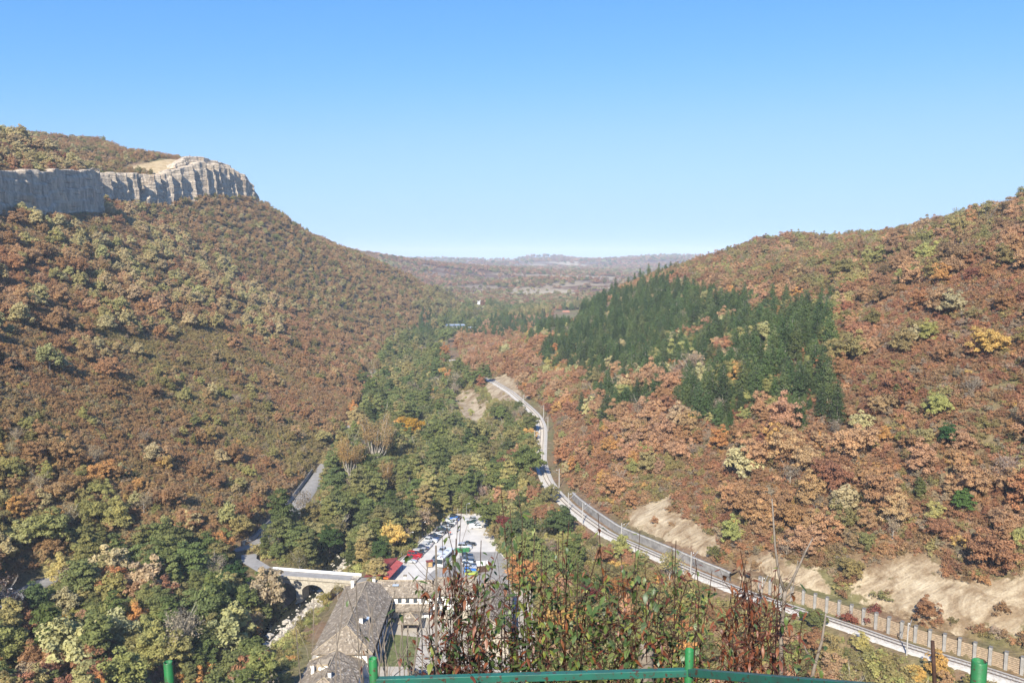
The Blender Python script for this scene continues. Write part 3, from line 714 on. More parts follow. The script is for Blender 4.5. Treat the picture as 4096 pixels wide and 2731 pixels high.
# ---- bare poplars, golden poplar and other trees that stand out are placed one by one below
STAND = [ # u,v of the foot in the photo, kind, colour, height factor, label
 (350,486,'poplar',(0.46,0.30,0.12),1.5,'half bare pale yellow poplar beside the road, left of two others'),
 (376,474,'poplar',(0.42,0.29,0.14),2.0,'largest half bare poplar with fanned whitish limbs in the valley'),
 (384,498,'poplar',(0.42,0.27,0.11),1.2,'small half bare poplar leaning right below the other poplars'),
 (412,440,'oak',(0.52,0.32,0.055),1.7,'golden yellow tree in full leaf above the bare poplars'),
 (374,382,'poplar',(0.40,0.29,0.15),1.4,'distant half bare poplar standing alone at the valley edge'),
 (948,452,'green',(0.06,0.13,0.05),0.75,'dark glossy green tree among rust oaks on right hillside'),
 (962,520,'green',(0.12,0.20,0.06),0.7,'bright green tree above the sandy bank on the far right'),
 (50,372,'pale',(0.36,0.36,0.17),1.25,'big pale yellow green bush tree alone on the left hillside'),
 (506,534,'oak',(0.25,0.075,0.065),0.85,'dark wine red tree beside the right edge of the car park'),
 (620,602,'oak',(0.40,0.20,0.075),1.0,'orange brown tree below the railway in front of the track'),
 (590,604,'oak',(0.22,0.06,0.06),0.75,'deep maroon tree below the railway next to an orange one'),
 (50,640,'oak',(0.48,0.29,0.07),0.95,'orange yellow tree near the bottom left corner'),
 (36,618,'green',(0.13,0.18,0.08),0.95,'grey green silvery tree below the lower road at left'),
 (110,612,'pale',(0.36,0.32,0.12),1.25,'large yellowish green tree in the left foreground valley'),
 (235,600,'green',(0.065,0.115,0.045),1.15,'tall dark green alder left of the river bridge'),
 (380,566,'green',(0.085,0.135,0.05),0.9,'green alder standing just behind the red stall roof'),
 (330,560,'green',(0.075,0.12,0.045),1.25,'broad dark green alder between road and river'),
 (300,575,'thin',(0.24,0.21,0.10),0.95,'olive willow at the near end of the bridge'),
 (324,606,'oak',(0.34,0.29,0.10),0.55,'yellow olive bush tree in front of the bridge beside the slate roof'),
 (338,600,'thin',(0.30,0.25,0.10),0.6,'thin olive tree in front of the middle bridge arch'),
]
def poplar():
    rd = random.Random(5); mb = MB(); C = []
    h = 13.0
    mb.tube([(0, 0, -1), (0.1, 0, 2.2), (0.2, 0.1, 4.0)], [0.42, 0.34, 0.26], 7, False)
    for i in range(11):
        a = i*2.4; L = rd.uniform(2.2, 4.6); top = rd.uniform(8.5, 13)
        p0 = (0.1, 0, rd.uniform(1.8, 3.8)); p1 = (math.cos(a)*L*.5, math.sin(a)*L*.5, top*.5); p2 = (math.cos(a)*L, math.sin(a)*L, top)
        mb.tube([p0, p1, p2], [0.17, 0.11, 0.03], 5, False)
        for j in range(9):
            t = rd.uniform(.15, 1); q0 = Vector(p1)*(1-t)+Vector(p2)*t; b = a+rd.uniform(-1.4, 1.4)
            q1 = q0+Vector((math.cos(b)*rd.uniform(.5, 1.6), math.sin(b)*rd.uniform(.5, 1.6), rd.uniform(.6, 2.2)))
            mb.tube([q0, q1], [0.05, 0.015], 3, False)
            for k in range(60):
                w = rd.random(); C.append(tuple(Vector(q0)*(1-w)+q1*w+Vector((rd.gauss(0, .35), rd.gauss(0, .35), rd.gauss(0, .35)))))
    C = np.array(C); n = len(C)
    tm = mb.mesh('trunk'); tm.materials.append(M['pale_bark'])
    return leaf_mesh('crown', C, unit(n), 0.13*(0.6+.8*rng.random(n))), tm, h
TREES['poplar'] = [poplar()]
def put_tree(name, kd, vi, loc, s, rz, colr, label, cat, group):
    cm, tm, _ = TREES[kd][vi]
    e = empty(name, loc, rz, s); tag(e, label, cat, group)
    t = link('trunk', tm, e); c = link('crown', cm, e); c['tcol'] = [float(q) for q in colr]+[1.0]
    return e, c, t
SRC = {}    # (kind, variant) -> (crown object, trunk object) used as the source of the far forest
STAND_XY = []
for (pu, pv, kd, colr, hf, lab) in STAND:
    gx_, gy_, gz_ = ground_hit(pu, pv)
    e, c, t = put_tree('poplar_tree' if kd == 'poplar' else 'broadleaf_tree', kd, 0, (gx_, gy_, gz_), hf, random.random()*6, colr, lab, 'tree', None)
    SRC.setdefault((kd, 0), (c, t)); STAND_XY.append((gx_, gy_, hf))
ok = np.ones(len(x), bool)
pu_, pv_ = proj(x, y, z+hs*6)
for (sx_, sy_, hf), st_ in zip(STAND_XY, STAND):
    ok &= np.hypot(x-sx_, y-sy_) > 3.2*hf
    hh_ = {'poplar': 13, 'green': 10}.get(st_[2], 8)*hf
    u0, v0 = proj(sx_, sy_, float(HG(sx_, sy_))+.35*hh_); u1, v1 = proj(sx_, sy_, float(HG(sx_, sy_))+hh_); rw_ = 3.6*hf*FPX/sy_
    ok &= ~((np.abs(pu_-u0) < rw_) & (pv_ < v0) & (pv_ > v1-6) & (y < sy_))
x, y, z, kind, col, hs, pn = (a[ok] for a in (x, y, z, kind, col, hs, pn))
def place_of(px, py, pz):
    if px < IP(py, ROADX)-4:
        if py > 480: return 'on the far left hillside below the cliffs'
        if pz < 46 and py < 300: return 'on the slope above the valley road'
        return 'on the scrubby left hillside'
    if px > IP(py, RAILX)+4:
        if py > 480: return 'on the far right spur'
        if pz > 80: return 'high on the right hill'
        if pz > 45: return 'midway up the right hill'
        return 'low on the right hill above the railway'
    if py < 236:
        return 'in the wood left of the river' if px < -50 else 'below the viewpoint between monastery and railway'
    if py > 480: return 'in the valley bend'
    return 'by the river in the valley floor' if px < IP(py, RAILX)-26 else 'on the bank below the railway'
app = hs*np.where(kind == 'pine', 13, 8.5)/y
left_over = np.ones(len(x), bool)
NV = {k: len(v) for k, v in TREES.items()}
variant = np.array([rng.integers(0, NV[k]) for k in kind]); rotz = rng.uniform(0, 6.28, len(x))
SHAPE = {'oak': 'rounded', 'pale': 'bushy', 'green': 'leafy', 'thin': 'thin', 'pine': 'pointed'}
chosen = []
sink = np.where((x < IP(y, ROADX)-4) | (x > IP(y, RAILX)+4), 0.9, 0.3)*hs
for sel, nmx, name in ((kind != 'pine', 282, 'broadleaf_tree'), (kind == 'pine', 300, 'pine_tree')):
    ii = np.where(sel)[0]; ii = ii[np.argsort(-app[ii])][:nmx]
    q1, q2 = np.quantile(app[ii], [.33, .67])
    for i in ii:
        size = 'big ' if app[i] > q2 else ('small ' if app[i] < q1 else '')
        k = kind[i]; base = 'pointed pine' if k == 'pine' else f'{pn[i]} {SHAPE[k]} tree'
        pl = place_of(x[i], y[i], z[i])
        if k == 'pine':
            pu, pv = (float(q) for q in proj(x[i], y[i], z[i]+6))
            cu = ['far left', 'left', 'middle', 'right', 'far right'][min(4, max(0, int((pu-536)/62)))]; cv = ['upper', 'central', 'lower'][min(2, max(0, int((pv-285)/50)))]
            pl = f'in {cv} {cu} part of pine plantation'
        elif pl == 'in the wood left of the river':
            pl = 'below the lower road at left' if x[i] < -104 else ('beside the stone bridge' if y[i] > 212 else 'in the near wood left of river')
        chosen.append((size+base, pl, i, name))
groups = {}
for c in chosen: groups.setdefault((c[0], c[1]), []).append(c)
ORDW = ['first', 'second', 'third', 'fourth', 'fifth', 'sixth', 'seventh', 'eighth', 'ninth', 'tenth', 'eleventh', 'twelfth', 'thirteenth', 'fourteenth', 'fifteenth', 'sixteenth', 'seventeenth', 'eighteenth', 'nineteenth', 'twentieth', 'twenty-first', 'twenty-second', 'twenty-third', 'twenty-fourth', 'twenty-fifth', 'twenty-sixth', 'twenty-seventh', 'twenty-eighth']
pu_all = proj(x, y, z+4)[0]
for (base, pl), lst in groups.items():
    lst.sort(key=lambda c: pu_all[c[2]])
    for r_, (b_, p_, i, name) in enumerate(lst):
        lab = f'{base} {pl}'
        if 1 < len(lst) <= 28: lab += f', {ORDW[r_]} from left'
        k = kind[i]
        e, c, t = put_tree(name, k, variant[i], (x[i], y[i], z[i]-sink[i]), float(hs[i]), float(rotz[i]), col[i], lab, 'tree', f'{base}s {pl}' if len(lst) > 1 else None)
        SRC.setdefault((k, int(variant[i])), (c, t)); left_over[i] = False
# ------------------------------------------------------------------ the rest of the forest as masses
def gn_scatter(name, pos, rot, scl, colr, idx, sources, label, cat='forest', kind_='stuff'):
    n = len(pos)
    me = bpy.data.meshes.new(name); me.vertices.add(n); me.vertices.foreach_set('co', np.asarray(pos, np.float32).ravel())
    a = me.attributes.new('tcol', 'FLOAT_COLOR', 'POINT'); a.data.foreach_set('color', np.concatenate([colr, np.ones((n, 1))], 1).astype(np.float32).ravel())
    a = me.attributes.new('idx', 'INT', 'POINT'); a.data.foreach_set('value', np.asarray(idx, np.int32))
    a = me.attributes.new('rot', 'FLOAT_VECTOR', 'POINT'); a.data.foreach_set('vector', np.asarray(rot, np.float32).ravel())
    a = me.attributes.new('scl', 'FLOAT_VECTOR', 'POINT'); a.data.foreach_set('vector', np.asarray(scl, np.float32).ravel())
    o = link(name, me); tag(o, label, cat, None, kind_)
    ng = bpy.data.node_groups.new(name, 'GeometryNodeTree')
    ng.interface.new_socket('Geometry', in_out='INPUT', socket_type='NodeSocketGeometry')
    ng.interface.new_socket('Geometry', in_out='OUTPUT', socket_type='NodeSocketGeometry')
    nd = ng.nodes; gi = nd.new('NodeGroupInput'); go = nd.new('NodeGroupOutput')
    iop = nd.new('GeometryNodeInstanceOnPoints'); join = nd.new('GeometryNodeJoinGeometry')
    for s_ in sources:
        oi = nd.new('GeometryNodeObjectInfo'); oi.transform_space = 'ORIGINAL'; oi.inputs['Object'].default_value = s_; oi.inputs['As Instance'].default_value = True
        ng.links.new(oi.outputs['Geometry'], join.inputs[0])
    def na(nm, t):
        q = nd.new('GeometryNodeInputNamedAttribute'); q.data_type = t; q.inputs[0].default_value = nm; return q.outputs[0]
    ng.links.new(gi.outputs[0], iop.inputs['Points']); ng.links.new(join.outputs[0], iop.inputs['Instance'])
    iop.inputs['Pick Instance'].default_value = True
    ng.links.new(na('idx', 'INT'), iop.inputs['Instance Index'])
    e2r = nd.new('FunctionNodeEulerToRotation'); ng.links.new(na('rot', 'FLOAT_VECTOR'), e2r.inputs[0]); ng.links.new(e2r.outputs[0], iop.inputs['Rotation'])
    ng.links.new(na('scl', 'FLOAT_VECTOR'), iop.inputs['Scale'])
    ng.links.new(iop.outputs[0], go.inputs[0])
    md = o.modifiers.new('scatter', 'NODES'); md.node_group = ng
    return o
def rot3(n, tilt=0.08): return np.stack([rng.normal(0, tilt, n), rng.normal(0, tilt, n), rng.uniform(0, 6.28, n)], 1)
def scl3(s): s = np.asarray(s); n = len(s); return np.stack([s*(0.9+.2*rng.random(n)), s*(0.9+.2*rng.random(n)), s*(0.85+.3*rng.random(n))], 1)
FOREST = {'oak': ('hillside_oak_forest', 'autumn brown and olive broadleaf forest covering both hillsides'), 'pale': ('hillside_linden_forest', 'pale yellow green bushy trees scattered over the left hillside'),
          'green': ('valley_alder_forest', 'green alder and willow wood filling the valley bend'), 'thin': ('hillside_bare_forest', 'thin half bare trees mixed into the hillside forest'), 'pine': ('pine_forest', 'dark green pine plantation on the far right spur')}
for k, (nm, lab) in FOREST.items():
    m = left_over & (kind == k); nn = int(m.sum())
    if nn == 0: continue
    src = [SRC[(k, q)][0] for q in range(NV[k]) if (k, q) in SRC]
    gn_scatter(nm, np.stack([x[m], y[m], z[m]-sink[m]], 1), rot3(nn, .04), scl3(hs[m]), col[m], variant[m] % len(src), src, lab)
    if k == 'thin':
        rr_ = rot3(nn, .04)
        gn_scatter('bare_branches', np.stack([x[m], y[m], z[m]-sink[m]], 1), rr_, scl3(hs[m]), col[m], variant[m] % len(src), [SRC[(k, q)][1] for q in range(NV[k]) if (k, q) in SRC], 'pale bare trunks and branches among the hillside trees')
# ------------------------------------------------------------------ scrub between the trees
def single_shrub(kd_mesh, pu, pv, s, colr, label):
    gx_, gy_, gz_ = ground_hit(pu, pv)
    e = empty('shrub', (gx_, gy_, gz_), 0.5, s); tag(e, label, 'shrub')
    c = link('leaves', kd_mesh, e); c['tcol'] = list(colr)+[1.0]
    mb = MB()
    for k in range(5):
        a = k*1.3; mb.tube([(0, 0, -.3), (math.cos(a)*.4, math.sin(a)*.4, .7), (math.cos(a)*.8, math.sin(a)*.8, 1.5)], [.05, .04, .015], 4, False)
    mb.build('stem', M['bark'], e)
    return c
shr = [single_shrub(SHRUB[0], 848, 622, 1.3, (0.27, 0.10, 0.07), 'round dull red shrub at the foot of the big sandy bank'),
       single_shrub(SHRUB[1], 874, 624, 1.5, (0.25, 0.09, 0.075), 'taller wine red shrub right of another at the sandy bank'),
       single_shrub(SHRUB[2], 716, 556, 1.5, (0.17, 0.17, 0.06), 'olive green shrub at the lower edge of the middle sandy bank')]
sx, sy = jitter_grid(-470, 420, 118, 720, 1.5)
sz = HG(sx, sy)
okk = visible_mask(sx, sy, sz, 3) & ~excluded(sx, sy) & (np.abs(sx-IP(sy, CLX)) > 3)
sx, sy, sz = sx[okk], sy[okk], sz[okk]
left = sx < IP(sy, ROADX)-4; right = sx > IP(sy, RAILX)+4; mid = ~left & ~right
n1 = fbm(sx, sy, 40, 3, 22.0); n2 = fbm(sx, sy, 13, 3, 27.0)
dens = np.full(len(sx), 0.9); dens[sy > 520] *= 0.5; dens[mid] = 0.8
dens[(sx < IP(sy, CLX)-2) & (sx > IP(sy, CLX)-48) & (sy > 755) & (sy < 872)] = 0.05
pu, pv = proj(sx, sy, sz)
inb = np.zeros(len(sx), bool)
for poly in BARE_PX: inb |= in_poly(pu, pv, poly) & (sy < 640)
dens[inb] = 0.03
okk = rng.random(len(sx)) < dens
sx, sy, sz, left, right, mid, n1, n2 = (a[okk] for a in (sx, sy, sz, left, right, mid, n1, n2))
n = len(sx); r = rng.random(n)
scol = pick(C_BROWN, n)
def sset(m, pal): scol[m] = pick(pal, int(m.sum()))
t = n1*0.9+n2*0.5+0.25*(r-.5)*2
sset(t > 0.12, C_OLIVE); sset(t < -0.34, C_RED); sset((t < -0.1) & (t >= -.34), C_RUST)
sset((r > .86), C_GREY); sset(left & (r < .05), C_YGREEN); sset(right & (t < .3) & (r < .42), C_RED); sset(right & (r > .42) & (r < .62), C_BROWN); sset(right & (r > .62) & (r < .74), C_RUST)
sset(mid, C_OLIVE); sset(mid & (r > .6), C_YGREEN); sset(mid & (r > .85), C_GREEN); sset((r > .985), C_ORANGE)
f_ = np.clip(0.5+.2*left+0.9*fbm(sx, sy, 90, 3, 71.0)+.25*fbm(sx, sy, 25, 2, 73.0), 0, 1)[:, None]
field = (1-f_)*np.array([0.44, 0.245, 0.135])+f_*np.array([0.36, 0.305, 0.13])
scol = np.where(mid[:, None], scol, scol*np.where(right, .8, .55)[:, None]+field*np.where(right, .2, .45)[:, None])
ss = (0.5+0.5*rng.random(n)**1.5)*np.where(right, 1.15, 1.0)
big = mid & (sx < IP(sy, RAILX)-9) & (rng.random(n) < .5); ss = np.where(big, ss*1.5, np.where(mid, ss*.8, ss))
ss = np.where((sx > -58) & (sx < -44) & (sy < 240), ss*.6, ss)
gn_scatter('hillside_scrub', np.stack([sx, sy, sz-.15], 1), rot3(n, .12), scl3(ss), scol, rng.integers(0, 3, n), shr, 'low red brown and olive scrub covering the hillsides', 'scrub')
print('scrub', n)
# ------------------------------------------------------------------ the far country beyond the bend
gx_, gy_, gz_ = ground_hit(492, 312)
fsrc = []
for k in range(3):
    px_, py_ = -60+k*14.0, 1255.0+k*9
    e = empty('broadleaf_tree', (px_, py_, float(H(px_, py_))), 0, 1.3); tag(e, ['olive round tree farthest left of three beyond the valley bend', 'rust round tree in the middle of three beyond the valley bend', 'pale round tree farthest right of three beyond the valley bend'][k], 'tree')
    tm = MB().tube([(0, 0, -1), (0, 0, 3.4)], [.22, .1], 5).build('trunk', M['bark'], e)
    c = link('crown', FARTREE[k], e); c['tcol'] = [(0.2, .18, .07, 1), (0.3, .16, .09, 1), (.33, .30, .17, 1)][k]; fsrc.append(c)
fx, fy, fs = [], [], []
for (ya, yb, sp_, sc_) in ((1230, 1700, 6.5, 1.0), (1700, 2500, 9.5, 1.25), (2500, 4000, 17, 1.9), (4000, 6300, 30, 2.5)):
    w_ = yb*0.36
    a_, b_ = jitter_grid(-w_, w_, ya, yb, sp_); fx.append(a_); fy.append(b_); fs.append(np.full(len(a_), sc_))
fx = np.concatenate(fx); fy = np.concatenate(fy); fs = np.concatenate(fs)
u_, v_ = proj(fx, fy, 40+0*fx)
k_ = (u_ > 300) & (u_ < 800); k_ &= ~((np.abs(u_-479) < 9) & (fy < 1345) & (fy > 1235)); fx, fy, fs = fx[k_], fy[k_], fs[k_]
fz = H(fx, fy)
woods = fbm(fx*0.45, fy, 260, 4, 31.0)+0.25*fbm(fx, fy, 60, 2, 3.0)
k_ = (woods > np.where(fy > 1800, 0.03, -.14)) | ((rng.random(len(fx)) < .05)) | (fy < 1500); fx, fy, fs, fz, woods = fx[k_], fy[k_], fs[k_], fz[k_], woods[k_]
blk = np.zeros(len(fx), bool)
for t in np.linspace(.05, .97, 46):
    q = (fy*t < 1490); zz = np.where(q, HG(fx*t, fy*t), -99); blk |= zz > CAMZ+(fz+5*fs-CAMZ)*t+3
fx, fy, fs, fz = fx[~blk], fy[~blk], fs[~blk], fz[~blk]
n = len(fx); r = rng.random(n); fn = fbm(fx, fy, 200, 3, 44.0)
fcol = pick(C_RUST, n)*0.85
for m, pal in ((r+fn*.6 > .62, C_OLIVE), (r+fn*.6 > .86, C_PALE), (r > .88, C_GREEN), (r < .12, C_BROWN), ((fy < 1750) & (r > .35) & (r < .7), C_OLIVE), ((fy < 1600) & (r > .55) & (r < .75), C_PALE)):
    fcol[m] = pick(pal, int(m.sum()))*0.85
gn_scatter('distant_woods', np.stack([fx, fy, fz-.3], 1), rot3(n, .05), scl3(fs*(.7+.6*rng.random(n))*np.array([1.0])), fcol, rng.integers(0, 3, n), fsrc, 'far rolling country of russet woods and hedges beyond the gorge', 'woods')
print('far', n)
# ------------------------------------------------------------------ roads, track, car park
M['asphalt'] = flat('asphalt', (0.17, 0.16, 0.15), 0.9, 0.2, 0.6)
M['road'] = flat('road', (0.27, 0.255, 0.235), 0.9, 0.18, 0.5)
M['lot'] = flat('lot_gravel', (0.54, 0.505, 0.45), 0.95, 0.16, 0.22)
M['ballast'] = flat('ballast', (0.47, 0.435, 0.38), 0.95, 0.25, 1.6, bump=0.6)
M['steel'] = flat('rail_steel', (0.16, 0.13, 0.11), 0.5, 0.3, 2.0, 0.6)
M['sleeper'] = flat('sleeper', (0.42, 0.38, 0.33), 0.9)
M['concrete'] = flat('concrete', (0.34, 0.32, 0.29), 0.9, 0.28, 0.8, bump=0.2)
M['old_concrete'] = flat('old_concrete', (0.17, 0.16, 0.15), 0.92, 0.4, 0.5, bump=0.3)
M['white'] = flat('white_paint', (0.78, 0.77, 0.74), 0.7, 0.06, 1.0)
M['plank'] = flat('plank', (0.36, 0.27, 0.18), 0.9, 0.35, 2.0)
M['stone'] = flat('stone', (0.40, 0.355, 0.28), 0.9, 0.3, 1.6, bump=0.4)
M['boulder'] = flat('boulder', (0.47, 0.42, 0.345), 0.95, 0.28, 0.7, bump=0.3)
M['pole'] = flat('pole_concrete', (0.42, 0.40, 0.37), 0.8, 0.15, 1.0)
M['galv'] = flat('galvanised', (0.45, 0.46, 0.47), 0.45, 0.12, 3.0, 0.6)
def strip(name, pts, w, mat, kind=None, parent=None, prof=None, lift=0.0, smooth=True):
    """sweep a flat or profiled section along a 3-D line; prof = [(offset, dz)]"""
    P = np.array(pts, float); T = np.gradient(P[:, :2], axis=0); T /= np.linalg.norm(T, axis=1)[:, None]
    Nr = np.stack([T[:, 1], -T[:, 0]], 1)
    prof = prof or [(-w/2, 0.0), (w/2, 0.0)]
    v = np.stack([np.stack([P[:, 0]+Nr[:, 0]*o, P[:, 1]+Nr[:, 1]*o, P[:, 2]+dz+lift], 1) for o, dz in prof], 1)
    n, k = v.shape[:2]; i = np.arange(n*k).reshape(n, k)
    f = np.stack([i[:-1, :-1], i[:-1, 1:], i[1:, 1:], i[1:, :-1]], -1).reshape(-1, 4)
    o = link(name, np_mesh(name, v.reshape(-1, 3), f), parent, mat)
    if kind: tag(o, kind=kind)
    return o
def curve_pts(xt, zt, ya, yb, step=2.0, off=0.0, dz=0.0):
    yy = np.arange(ya, yb+.01, step); xx = IP(yy, xt)
    k = 7; xs = np.convolve(np.pad(xx, k//2, 'edge'), np.ones(k)/k, 'valid')
    P = np.stack([xs, yy, IP(yy, zt)+dz], 1)
    if off:
        T = np.gradient(P[:, :2], axis=0); T /= np.linalg.norm(T, axis=1)[:, None]
        P[:, 0] += T[:, 1]*off; P[:, 1] -= T[:, 0]*off
    return P
strip('road', curve_pts(ROADX, ROADZ, 150, 480), 6.4, M['road'], 'structure', None, [(-3.4, -0.3), (-3.2, 0.07), (3.2, 0.07), (3.4, -0.3)])
# bridge deck level road joining the valley road
BZ = 1.7
strip('road', [(-40, 237.2, 0.42), (-46.5, 236.6, 1.0), (-50, 236.8, BZ), (-72, 240.8, BZ), (-78, 242.6, 2.2), (-84.5, 248, 3.06), (-86, 253, 3.1)], 5.0, M['road'], 'structure', None, [(-2.45, 0.02), (2.45, 0.02)], 0.02)
# roadside retaining wall
rw = empty('roadside_wall', (-88.0, 300, 3.0)); tag(rw, 'low grey concrete wall along the uphill edge of the valley road', 'wall')
pw = curve_pts(ROADX, ROADZ, 259, 352, 2.0, -4.0)-np.array([-88.0, 300, 3.0])
strip('wall_panel', pw, 0, M['concrete'], None, rw, [(0.22, -0.6), (0.22, 1.55), (-0.22, 1.55), (-0.22, -0.6)])
strip('coping', pw, 0, M['old_concrete'], None, rw, [(0.30, 1.55), (0.30, 1.70), (-0.30, 1.70), (-0.30, 1.55), (0.30, 1.55)])
# railway
tr = empty('railway_track', (12.0, 348.0, 12.5)); tag(tr, 'single railway track on pale ballast curving along the right hillside', 'railway')
t0 = np.array([12.0, 348.0, 12.5])
ptr = curve_pts(RAILX, RAILZ, 112, 640, 1.5)
# the line runs obliquely, so work along its own tangent
strip('ballast', ptr-t0, 0, M['ballast'], None, tr, [(-3.4, -0.7), (-2.6, 0.05), (-1.7, 0.32), (1.7, 0.32), (2.6, 0.05), (3.4, -0.35)])
for s_ in (-0.74, 0.74):
    strip('rail', ptr-t0, 0, M['steel'], None, tr, [(s_-.07, 0.42), (s_-.07, 0.62), (s_+.07, 0.62), (s_+.07, 0.42)])
mb = MB(); P_ = ptr-t0
for i in range(0, len(P_)-1):
    a_ = math.atan2(P_[i+1][1]-P_[i][1], P_[i+1][0]-P_[i][0])
    for q in (0.0, 0.5):
        c_ = P_[i]*(1-q)+P_[i+1]*q; mb.box((c_[0], c_[1], c_[2]+0.37), (0.26, 2.5, 0.14), a_)
sl = mb.build('sleepers', M['sleeper'], tr); tag(sl, kind='stuff')
# stepped concrete wall and pillared timber wall above the track
def wall_along(name, label, ya, yb, off, build):
    pts = curve_pts(RAILX, RAILZ, ya, yb, 1.0, off); c0 = pts[len(pts)//2].copy()
    e = empty(name, tuple(c0)); tag(e, label, 'wall'); build(e, pts-c0); return e
def smooth_wall(e, p):
    strip('wall_panel', p, 0, M['old_concrete'], None, e, [(-0.3, -0.8), (-0.12, 2.3), (0.45, 2.3), (0.45, -0.8)])
    strip('backfill', p, 0, M['ground'], None, e, [(0.4, 2.28), (3.2, 2.6)])
    strip('coping', p, 0, M['concrete'], None, e, [(-0.26, 2.3), (-0.26, 2.52), (0.6, 2.52), (0.6, 2.3)])
wall_along('retaining_wall', 'long grey weathered concrete retaining wall above the railway curve', 208, 284, 4.0, smooth_wall)
def pillar_wall(e, p):
    L = np.concatenate([[0], np.cumsum(np.hypot(*np.diff(p[:, :2], axis=0).T))])
    mb = MB(); s_ = 0.0; pil = MB().box((0, 0, 1.7), (0.62, 0.75, 4.6)).mesh('pillar'); pil.materials.append(M['concrete'])
    cap = MB().box((0, 0, 4.05), (0.70, 0.84, 0.12)).mesh('cap'); cap.materials.append(M['old_concrete'])
    while s_ < L[-1]-3.0:
        q = [np.interp(s_, L, p[:, k]) for k in range(3)]; q2 = [np.interp(s_+3.0, L, p[:, k]) for k in range(3)]
        a_ = math.atan2(q2[1]-q[1], q2[0]-q[0])
        o = link('pillar', pil, e); o.location = q; o.rotation_euler = (0, 0, a_)
        o2 = link('cap', cap, o)
        mid_ = [(q[k]+q2[k])/2 for k in range(3)]; nx_, ny_ = math.sin(a_), -math.cos(a_)
        for k in range(9):
            mb.box((mid_[0]+nx_*0.12, mid_[1]+ny_*0.12, mid_[2]-0.3+k*0.42), (2.9, 0.12+0.05*(k % 2), 0.33), a_)
        s_ += 3.0
    strip('backfill', p, 0, M['ground'], None, e, [(0.1, 3.3), (3.0, 3.6)])
    b_ = mb.build('boards', M['plank'], e); tag(b_, kind='stuff')
wall_along('retaining_wall', 'timber boarded retaining wall with grey concrete pillars beside the near railway', 118, 206, 4.2, pillar_wall)
# catenary masts
MAST_PX = [(908,652.6,-1),(798,603.5,-1),(715,576,-1),(647,545,-1),(598,523,-1),(569.5,512,-1),(549,486,1),(534,446,-1),(547,432,1),(544.8,420,1),(529,410,-1)]
ORD = ['nearest', 'second', 'third', 'fourth', 'fifth', 'sixth', 'seventh', 'eighth', 'ninth', 'tenth', 'farthest']
for k, (pu, pv, sd) in enumerate(MAST_PX):
    gx_, gy_, _z = at_z(pu, pv, 12.3); zz = float(IP(gy_, RAILZ)); rx_ = float(IP(gy_, RAILX))
    sl_ = (float(IP(gy_+2, RAILX))-float(IP(gy_-2, RAILX)))/4; off_ = 3.0*math.hypot(1, sl_)
    e = empty('catenary_mast', (rx_+sd*off_, gy_, zz)); e.rotation_euler = (0, 0, math.atan2(-sl_, 1)*1.0+(math.pi if sd > 0 else 0))
    tag(e, f'{ORD[k]} grey overhead line mast beside the railway, counted from the viewer', 'mast')
    MB().tube([(0, 0, -1), (0, 0, 3.5), (0, 0, 7.4)], [0.19, 0.16, 0.12], 8).build('pole', M['pole'], e)
    MB().tube([(0, 0, 4.9), (2.9, 0, 7.0)], 0.05, 5).tube([(0, 0, 6.6), (1.0, 0, 6.9)], 0.04, 5).build('bracket_arm', M['galv'], e)
    MB().tube([(0.95, 0, 6.75), (0.95, 0, 6.95)], 0.13, 6).build('insulator', M['white'], e)
# car park
LOT = [(-39.5,234.5),(-38.5,248),(-35.8,258),(-24.2,302),(-10,302),(-8,286),(-4,262),(0,250),(0,231),(-22,230),(-39,232.5)]
o = MB().add([(a, b, 0.50) for a, b in LOT], [tuple(range(len(LOT)))]).build('car_park', M['lot']); tag(o, kind='structure')
ASP = [(-30,231.2),(-25,246),(-14,262),(-4.5,262),(-.5,250),(-.5,231.5)]
o = MB().add([(a, b, 0.508) for a, b in ASP], [tuple(range(len(ASP)))]).build('pavement', M['road']); tag(o, kind='structure')
ke = empty('kerb', (-30, 280, 0.5)); tag(ke, 'pale concrete kerb along the left edge of the car park', 'kerb')
strip('kerb_stone', [(-38.9+30, 248-280, 0), (-36.2+30, 258-280, 0), (-24.8+30, 301.8-280, 0), (-10+30, 302.2-280, 0)], 0, M['concrete'], None, ke, [(-0.22, -0.4), (-0.22, 0.16), (0.0, 0.16), (0.0, -0.4)])
# ------------------------------------------------------------------ bridge
bc = Vector((-61.5, 238.6, 0)); ba = math.atan2(240.8-236.8, -72+50)
be = empty('stone_bridge', (bc.x, bc.y, -6.2), ba+math.pi); tag(be, 'arched stone bridge with white parapet over the rocky river', 'bridge')
def arch_side(yo, th):
    mb = MB(); top = 6.2+BZ-0.05; spans = [(-12.6, -4.6), (-3.0, 4.6), (6.2, 12.4)]
    xs_ = np.linspace(-14.5, 14.5, 117); bot = []
    for q in xs_:
        b = -1.2
        for a_, c_ in spans:
            if a_ < q < c_: m_ = (a_+c_)/2; w_ = (c_-a_)/2; b = 3.2+2.9*math.sqrt(max(0, 1-((q-m_)/w_)**2))
        bot.append(b)
    for i in range(len(xs_)-1):
        b0, b1 = bot[i], bot[i+1]
        if (b0 < 0) != (b1 < 0): b0 = b1 = min(b0, b1)
        v = [(xs_[i], yo-th/2, b0), (xs_[i+1], yo-th/2, b1), (xs_[i+1], yo+th/2, b1), (xs_[i], yo+th/2, b0), (xs_[i], yo-th/2, top), (xs_[i+1], yo-th/2, top), (xs_[i+1], yo+th/2, top), (xs_[i], yo+th/2, top)]
        mb.add(v, [(3,2,1,0),(4,5,6,7),(0,1,5,4),(1,2,6,5),(2,3,7,6),(3,0,4,7)])
    return mb
arch_side(0, 4.7).build('arches', M['stone'], be)
